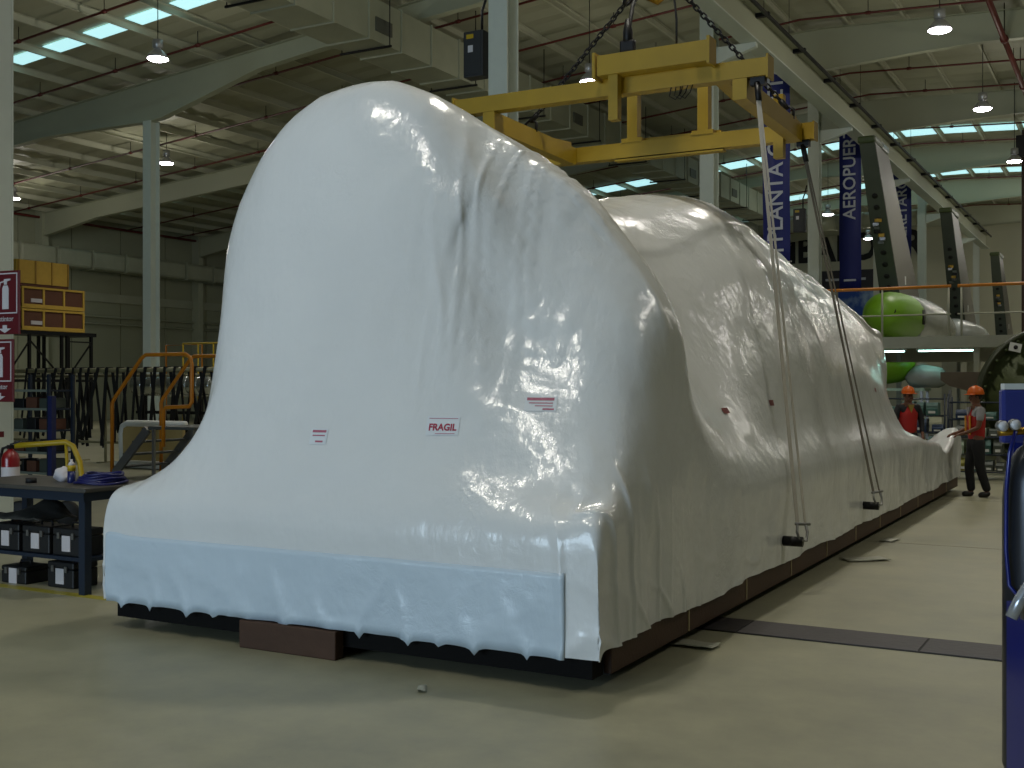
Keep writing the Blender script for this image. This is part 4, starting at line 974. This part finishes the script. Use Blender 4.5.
# ------------------------------------------------------------------ left background
tro = thing('yellow_handle_trolley', 'trolley with a bent yellow handle behind the workbench', 'trolley', (-13.0, 9.2, 0))
def W(o, px, py, d): p = at(px, py, d); return (p.x-o.location.x, p.y-o.location.y, p.z-o.location.z)
MB().tube([W(tro,10,446,14.4), W(tro,40,444,14.4), W(tro,66,442,14.4), W(tro,73,446,14.4), W(tro,80,462,14.4), W(tro,82,478,14.4), W(tro,83,515,14.4)], .035, 8).build('handle', M_yrail, tro)
MB().tube([W(tro,66,443,14.4), W(tro,67,465,14.4), W(tro,66,515,14.4)], .02, 8).build('brace', M_yrail, tro)
MB().beam(W(tro,52,520,14.6), W(tro,52,396,14.6), .07, .07, (0,1,0)).build('blue_post', mat('post_blue', (.08,.11,.30), .45), tro)
MB().beam(W(tro,8,512,14.5), W(tro,84,512,14.5), .5, .06).build('chassis', M_navy, tro)
wc = W(tro,67,503,13.9)
MB().lathe([(.13,-.04),(.155,-.02),(.155,.02),(.13,.04)], 20, Matrix.Translation((wc[0],wc[1],.157)) @ Matrix.Rotation(YAW,4,'Z') @ Matrix.Rotation(math.pi/2,4,'X')).build('wheel', M_dark, tro)
wc = W(tro,20,503,13.9)
MB().lathe([(.13,-.04),(.155,-.02),(.155,.02),(.13,.04)], 20, Matrix.Translation((wc[0],wc[1],.157)) @ Matrix.Rotation(YAW,4,'Z') @ Matrix.Rotation(math.pi/2,4,'X')).build('wheel', M_dark, tro)
# dark shelving
su = thing('steel_shelving', 'dark steel shelving with pale shelf edges at the far left', 'shelving', (-16.9, 13.6, 0))
for x in (-.55, .55):
    for y in (-.25,.25): MB().beam((x,y,0),(x,y,1.9),.05,.05,(0,1,0)).build('upright', M_navy, su)
for k, z in enumerate((.2,.55,.93,1.3,1.62)):
    MB().box((0,0,z), (1.08,.48,.03)).build('shelf', M_navy, su); MB().box((0,-.255,z), (1.06,.015,.04)).build('shelf_edge', mat('edge_pale', (.45,.48,.44), .5), su)
    for i in range(3):
        w_ = random.uniform(.22,.30); h_ = random.uniform(.12,.24)
        if k < 4: b = thing('parts_box', 'dark parts box, %s from left on %s tier of the far left shelving' % (ORD[i], ORD[k]), 'box', (-16.9-.34+i*.34, 13.6, z+.0155), group='parts boxes on the dark shelving'); MB().box((0,0,h_/2), (w_,.34,h_), ch=.01).build('carton', [M_case, M_crate, M_spar][(i+k) % 3], b); MB().box((0,0,h_+.004), (w_*.9,.3,.008)).build('lid', M_case, b)
# sling rack: bar with black straps hung over it
sr = thing('sling_rack', 'tan rail rack for hanging lifting straps behind the stairs', 'rack', (-20, 18, 0))
M_tan = mat('tan_paint', (.50,.48,.36), .5)
MB().tube([(-3.6,0,2.05),(4.2,0,2.05)], .05, 8).build('rail', M_tan, sr); MB().tube([(-3.6,.25,1.93),(4.2,.25,1.93)], .035, 8).build('rear_rail', M_tan, sr)
for x in (-3.4,-1.2,-.2,1.6,4.0): MB().tube([(x,0,.02),(x,0,2.05)], .03, 8).build('post', M_tan, sr); MB().box((x,.1,.01),(.12,.6,.02)).build('foot', M_tan, sr)
MB().tube([(-3.5,0,.45),(4.1,0,.45)], .03, 8).build('low_rail', M_tan, sr)
rnd = random.Random(4)
x = -2.7; k = 0
while x < 4.0:
    sp1 = rnd.uniform(.12,.50); L1 = rnd.uniform(1.5,2.0); L2 = rnd.uniform(1.4,2.0)
    t = thing('hanging_strap', 'black lifting strap, %s from the left on the tan rack rail' % ORD[k], 'strap', (-20+x, 18, 2.10), group='black straps on the sling rack')
    for s, LL in ((-1,L1),(1,L2)):
        e = .06*s; mb = MB()
        mb.beam((s*.02, e, .0), (s*sp1+rnd.uniform(-.05,.05), e*1.2, -LL), .015, rnd.uniform(.05,.10), (1,0,0)); mb.build('strap_leg', M_dark, t)
    MB().box((0,0,.008),(.07,.15,.02)).build('strap_bend', M_dark, t)
    x += rnd.uniform(.24,.34); k += 1
# padded panel and foil tube
pp_ = thing('padded_panel', 'cream panel with a white padded frame behind the stairs', 'panel', (-17.8, 17.1, 0))
MB().box((0,.0,.52), (1.7,.08,.72)).build('board', mat('panel_cream', (.66,.58,.38), .6), pp_)
MB().tube([(-.88,0,.12),(-.9,0,.70),(-.86,0,.86),(-.72,0,.92),(.9,0,.92)], .075, 10).build('padding', M_white, pp_)
MB().box((0,0,.08), (1.8,.4,.12)).build('plinth', M_white, pp_)
ft = thing('foil_duct', 'shiny foil covered tube on a stand behind the stairs', 'duct', (-22.3, 22.2, 0))
for k in range(7): MB().lathe([(.27,0),(.29,.02),(.29,.38),(.27,.40)], 16, Matrix.Translation((-1.4+.4*k,0,1.72)) @ Matrix.Rotation(math.pi/2,4,'Y')).build('tube_section', mat('foil', (.72,.74,.74), .18, .9, bump=.4, bscale=6.), ft)
for x in (-1.1,.9): MB().beam((x,0,0),(x,0,1.44),.08,.08,(0,1,0)).build('stand_leg', M_blk, ft)
MB().beam((-1.4,0,1.0),(1.4,0,1.0),.1,.08).build('stand_bar', M_blk, ft)
# orange platform stairs
st = thing('platform_stairs', 'orange railed access stairs left of the wrapped load', 'stairs', (-15.5, 15.5, 0))
for y in (-.6, .6):
    q = .0
    MB().tube([(-1.05,y,.02),(-1.05,y,1.38),(-1.0,y,1.46),(-.30,y,2.2),(-.2,y,2.26),(.78,y,2.26),(.88,y,2.20),(.92,y,2.08),(.92,y,1.42),(.86,y,1.34),(.30,y,1.32),(.24,y,1.26),(.24,y,.62)], .035, 8).build('handrail', M_orange, st)
    MB().beam((-1.02,y,.06),(-.15,y,.92),.05,.16,(0,0,1)).build('stringer', M_steel, st)
for k in range(4): MB().box((-.92+.24*k,0,.22+.235*k), (.26,1.14,.035)).build('tread', mat('tread_grey', (.33,.34,.33), .5, .4), st)
MB().box((.42,0,.95), (1.1,1.2,.05)).build('landing', MATS['tread_grey'], st)
for x in (-.05,.90):
    for y in (-.55,.55): MB().beam((x,y,0),(x,y,.93),.05,.05,(0,1,0)).build('leg', M_steel, st)
og = thing('orange_gate_frame', 'thin orange tube frame behind the slim left column', 'frame', (-27.6, 27.9, 0))
MB().tube([(-.85,0,.02),(-.85,0,3.05),(.75,0,3.05),(.75,0,.02)], .03, 8).build('frame', M_orange, og); MB().tube([(-.85,0,1.6),(.75,0,1.6)], .025, 8).build('cross_bar', M_orange, og)
og2 = thing('far_guard_rail', 'yellow guard rail beyond the orange stairs', 'guard rail', (-23.6, 26, 0))
for z in (2.2, 2.6, 3.0): MB().tube([(-2.2,0,z),(2.2,0,z)], .03, 8).build('rail', M_yrail, og2)
for k in range(8): MB().tube([(-2.2+k*.62,0,.0),(-2.2+k*.62,0,3.0)], .025, 6).build('post', M_yrail, og2)
# tall rack with crates
rk = thing('pallet_rack', 'tall dark rack carrying the yellow crates', 'rack', (-36.8, 29.8, 0))
RH = 3.62
for y in (-2.2,-1.15,.3,.55,1.7):
    for x in (-.65,.65): MB().beam((x,y,0),(x,y,RH),.10,.10,(0,1,0)).build('upright', M_blk, rk)
for a, b in ((-1.15,.3),(.55,1.7)):
    MB().beam((.68,a,3.4),(.68,b,2.0) if a < 0 else (.68,b,3.4),.05,.05).build('brace', M_blk, rk)
    if a > 0: MB().beam((.68,a,2.0),(.68,b,3.4),.05,.05).build('brace', M_blk, rk)
MB().beam((.68,-2.2,2.0),(.68,-1.15,3.4),.05,.05).build('brace', M_blk, rk)
MB().box((0,-.25,RH+.07), (1.45,4.3,.14)).build('top_beams', M_blk, rk); MB().box((0,-.25,1.9), (1.45,4.2,.1)).build('mid_beams', M_blk, rk)
def slat_crate(y0, y1, z0, z1, label):
    L_ = y1-y0; H_ = z1-z0; t = thing('slatted_crate', label, 'crate', (-36.8, (y0+y1)/2, z0), group='framed crates stacked on the rack')
    MB().box((0,0,.05), (1.3,L_,.08)).build('pallet', M_ply, t)
    MB().box((0,0,H_/2+.04), (1.18,L_-.08,H_-.14)).build('infill', M_crate, t)
    for z in (.12, H_-.05): MB().box((.615,0,z), (.05,L_,.08)).build('rail', M_ply, t)
    for k in range(4): MB().box((.615,-L_/2+.04+k*(L_-.08)/3,H_/2), (.045,.08,H_-.12)).build('batten', M_ply, t)
    MB().box((0,-L_/2+.02,H_-.05), (1.2,.05,.08)).build('end_rail', M_ply, t)
    MB().box((.605,-L_*.27,.30), (.02,.5,.14)).build('paper_label', M_signw, t)
slat_crate(28.35, 31.2, RH+.145, RH+.145+.82, 'lower brown slatted crate on the rack'); slat_crate(28.35, 31.2, RH+.97, RH+.97+.82, 'upper brown slatted crate on the rack')
ct = thing('plywood_crate', 'yellow plywood crate on top of the stack', 'crate', (-36.9, 29.35, RH+1.795))
MB().box((0,0,.53), (1.35,2.3,.86)).build('box', M_ply, ct); MB().box((0,0,.05), (1.3,2.3,.09)).build('pallet', M_crate, ct)
for k in range(4): MB().box((.69,-1.1+k*.733,.53), (.03,.06,.86)).build('batten', mat('batten_dark', (.62,.48,.18), .7), ct)
for k in (-.62,0,.62): MB().box((k,-1.165,.53), (.06,.03,.86)).build('end_batten', M_ply, ct)

# far right: pole with a dark box
pd = thing('loudspeaker_pole', 'dark box on a brown pole at the right edge', 'pole', (at(1023,300,48).x, at(1023,300,48).y, 0))
MB().tube([(0,0,0),(0,0,12.4)], .06, 8).build('pole', mat('pole_brown', (.30,.22,.18), .5), pd); MB().box((0,-.1,11.7), (.5,.4,.9)).build('speaker_box', M_dark, pd)
# scraps on the floor
for k, (px, py, d, s) in enumerate(((693,646,7.5,.16),(865,560,11.2,.22),(890,541,12.6,.14),(422,690,6.4,.05))):
    p = at(px, py, d); mb = MB(); P = []
    for i in range(6):
        for j in range(4): P.append(((i/5-.5)*s*2, (j/3-.5)*s, .012+.02*abs(nse(i*.9+k,j*.8,k*3.))))
    mb.add(P, [(i*4+j,i*4+j+1,(i+1)*4+j+1,(i+1)*4+j) for i in range(5) for j in range(3)], True)
    o = mb.build('film_scrap', M_debris); o.location = (p.x, p.y, 0); o.rotation_euler[2] = k*.7; o.modifiers.new('t','SOLIDIFY').thickness = .004
    tag(o, ['scrap of film on the floor by the trench cover','larger scrap of film on the floor beside the far sling','small scrap of film farther along the skid','tiny pale offcut on the floor in front of the skid'][k], 'scrap')

# ------------------------------------------------------------------ workers
def skin_mesh(name, nodes, edges, m, parent, sub=2):
    me = bpy.data.meshes.new(name); me.from_pydata([n[0] for n in nodes], edges, []); 
    o = bpy.data.objects.new(name, me); COL.objects.link(o); o.parent = parent; me.materials.append(m)
    md = o.modifiers.new('skin', 'SKIN'); md.use_smooth_shade = True
    if not me.skin_vertices:
        bm = bmesh.new(); bm.from_mesh(me); bm.verts.layers.skin.verify(); bm.to_mesh(me); bm.free()
    for i, sv in enumerate(me.skin_vertices[0].data):
        r = nodes[i][1]; sv.radius = r if isinstance(r, tuple) else (r, r); sv.use_root = (i == 0)
    s = o.modifiers.new('smooth', 'SUBSURF'); s.levels = sub; s.render_levels = sub
    return o
M_skin = mat('skin_tan', (.42,.27,.20), .5, var=.05); M_hat = mat('hard_hat_orange', (.80,.36,.03), .35, var=.04); M_vest = mat('vest_red', (.66,.09,.08), .6, var=.1)
M_trou = mat('trousers_navy', (.07,.075,.10), .75); M_boot = mat('boot_black', (.05,.045,.045), .5); M_hair = mat('hair_black', (.03,.03,.03), .6); M_stripe = mat('reflective_stripe', (.80,.55,.15), .4)
def person(label, loc, rz, sleeve, long_sleeve, arms, stance, shirt_neck, stripes=True):
    """local +Y is the way the person faces"""
    t = thing('person', label, 'person', loc, rz); t.scale = (.98,.98,.965)
    N = []; E = []
    def n(p, r): N.append((p, r)); return len(N)-1
    def chain_(a, *pts):
        for p, r in pts: b = n(p, r); E.append((a, b)); a = b
        return a
    pel = n((0,0,.94), (.135,.10)); sp1 = chain_(pel, ((0,0,1.10),(.13,.095)), ((0,.005,1.28),(.155,.105)), ((0,-.005,1.40),(.12,.085)))
    hd = chain_(sp1, ((0,.0,1.48),.052), ((0,.015,1.535),.066)); hm_ = chain_(hd, ((0,.015,1.60),(.078,.092)), ((0,.01,1.665),(.068,.080)))
    n1 = chain_(hd, ((0,.098,1.565),.022))
    hands = []
    for s in (-1, 1):
        sh_, el, wr, hd_ = arms[s]
        a = chain_(sp1, ((s*.165,0,1.395),.058), (sh_,.050), (el,.040), (wr,.027)); pm = chain_(a, (hd_,(.036,.018)))
        d = (Vector(hd_)-Vector(wr)).normalized(); side = d.cross(Vector((0,0,1))).normalized()
        for q, ln in ((-.030,.062),(-.010,.074),(.010,.070),(.030,.055)):
            b = Vector(hd_)+side*q+d*.02; chain_(pm, (tuple(b+d*.025),.0095), (tuple(b+d*ln*.7-Vector((0,0,.012))),.0085), (tuple(b+d*ln-Vector((0,0,.03))),.007))
        tb = Vector(hd_)-d*.02+side*(.042); chain_(pm, (tuple(tb),.011), (tuple(tb+d*.035+side*.012),.009))
        hands.append(hd_)
    legs = []
    for s in (-1, 1):
        kn, an, toe = stance[s]
        chain_(pel, ((s*.095,0,.88),.088), (kn,.062), (an,.038), (toe,.022))
    skin_mesh('body', N, E, M_skin, t)
    # trousers
    Nt = [((0,0,1.0),(.148,.112)), ((0,0,.91),(.155,.12))]; Et = [(0,1)]
    for s in (-1, 1):
        kn, an, toe = stance[s]; a = 1
        for p, r in (((s*.10,0,.82),.105), ((Vector((s*.10,0,.82))+Vector(kn))/2,.092), (kn,.078), (tuple((Vector(kn)+Vector(an))/2),.072), (tuple(Vector(an)+Vector((0,0,.01))),.064)):
            Nt.append((tuple(p), r)); Et.append((a, len(Nt)-1)); a = len(Nt)-1
    skin_mesh('trousers', Nt, Et, M_trou, t)
    for s in (-1, 1):
        kn, an, toe = stance[s]; a = Vector(an); b = Vector(toe)
        Nb = [(tuple(a+Vector((0,0,.03))),.058), (tuple(a+Vector((0,0,-.035))),.05), (tuple((a+b)/2+Vector((0,0,-.005))),.056), (tuple(b+(b-a)*.12),.052)]
        skin_mesh('boot', Nb, [(0,1),(1,2),(2,3)], M_boot, t, 1)
    # shirt
    Ns = [((0,0,.95),(.152,.116)), ((0,0,1.12),(.146,.110)), ((0,.005,1.28),(.170,.120)), ((0,-.005,1.395),(.13,.095)), ((0,0,1.44),.066)]; Es = [(0,1),(1,2),(2,3),(3,4)]
    for s in (-1, 1):
        sh_, el, wr, hd_ = arms[s]; pts = [((s*.17,0,1.395),.072), (sh_,.064)] + ([(el,.054), (tuple((Vector(el)*.15+Vector(wr)*.85)),.042)] if long_sleeve else [(tuple(Vector(sh_)*.45+Vector(el)*.55),.060)])
        a = 3
        for p, r in pts: Ns.append((tuple(p), r)); Es.append((a, len(Ns)-1)); a = len(Ns)-1
    skin_mesh('shirt', Ns, Es, sleeve, t)
    # vest
    Nv = [((0,-.005,.85),(.176,.142)), ((0,-.005,1.10),(.166,.130)), ((0,0,1.27),(.196,.150)), ((0,-.012,1.375),(.178,.128)), ((0,-.018,1.44),(.11,.09))]
    v = skin_mesh('vest', Nv, [(0,1),(1,2),(2,3),(3,4)], M_vest, t)
    for s in ((-1, 1) if stripes else ()): MB().beam((s*.085,.128,1.00),(s*.085,.132,1.30),.045,.012,(0,1,0)).build('stripe', M_stripe, v)
    MB().prism([(-.055,1.44),(.055,1.44),(0,1.29)], .10, .128).build('collar', shirt_neck, t)
    # face
    for s in (-1, 1):
        MB().sphere((s*.030,.094,1.605), .010, 8, 6, (1.2,.6,.7)).build('eye', M_hair, t); MB().beam((s*.016,.100,1.625),(s*.046,.092,1.626),.008,.006).build('eyebrow', M_hair, t)
        MB().sphere((s*.080,.005,1.59), .022, 8, 6, (.4,.8,1.3)).build('ear', M_skin, t)
    MB().sphere((0,.104,1.585), .014, 8, 6, (.8,1.,1.5)).build('nose', M_skin, t); MB().beam((-.024,.094,1.548),(.024,.094,1.548),.012,.008).build('mouth', mat('lips', (.34,.16,.14), .5), t)
    MB().sphere((0,-.012,1.612), .092, 16, 10, (.90,.98,.72)).build('hair', M_hair, t)
    hat = MB(); prof = [(.122,1.640),(.124,1.650),(.119,1.680),(.104,1.725),(.075,1.757),(.035,1.772),(.004,1.775)]
    hat.lathe(prof, 24, Matrix.Translation((0,.005,0)) @ Matrix.Diagonal((.92,1.06,1,1))); h = hat.build('hard_hat', M_hat, t)
    br_ = MB(); P = [];
    for k in range(13):
        a = math.pi*(.12+.76*k/12)
        for rr, z in ((.118,1.652),(.168,1.638)): P.append((rr*.92*math.cos(a), .005+rr*1.06*math.sin(a), z))
    br_.add(P, [(2*k,2*k+1,2*k+3,2*k+2) for k in range(12)], True); b = br_.build('brim', M_hat, h); b.modifiers.new('t','SOLIDIFY').thickness = .006
    MB().beam((0,-.10,1.715),(0,.10,1.722),.03,.10).build('crest', M_hat, h) if False else MB().tube([(0,-.10,1.70),(0,-.06,1.752),(0,.0,1.777),(0,.06,1.758),(0,.11,1.705)], .012, 6).build('crest', M_hat, h)
    return t
L0 = at(976, 497, 17.6)
st2 = {1: ((.10,.07,.48),(.10,.03,.075),(.11,.17,.045)), -1: ((-.10,-.02,.48),(-.11,-.14,.085),(-.12,.0,.045))}
arms2 = {1: ((.20,.0,1.30),(.215,.02,1.12),(.19,.22,1.02),(.18,.30,1.00)), -1: ((-.20,.01,1.30),(-.21,.05,1.12),(-.16,.24,1.03),(-.15,.32,1.01))}
w2 = person('worker in orange hard hat and red vest touching the end of the film', (L0.x, L0.y, -.012), YAW+math.pi/2, mat('shirt_grey', (.58,.58,.60), .75), False, arms2, st2, MATS['shirt_grey'])
L1 = at(908, 480, 19.9)
st1 = {1: ((.10,.03,.48),(.11,-.01,.075),(.13,.13,.045)), -1: ((-.10,.03,.48),(-.11,-.01,.075),(-.13,.13,.045))}
arms1 = {1: ((.225,.0,1.28),(.25,.01,1.10),(.22,.10,.90),(.21,.14,.83)), -1: ((-.225,.0,1.28),(-.25,.01,1.10),(-.22,.10,.90),(-.21,.14,.83))}
w1 = person('worker in dark sleeves and red vest standing behind the film end', (L1.x, L1.y, -.012), YAW+math.pi+math.radians(8), mat('sleeve_navy', (.08,.085,.11), .75), True, arms1, st1, mat('collar_yellow', (.60,.52,.24), .7), False)
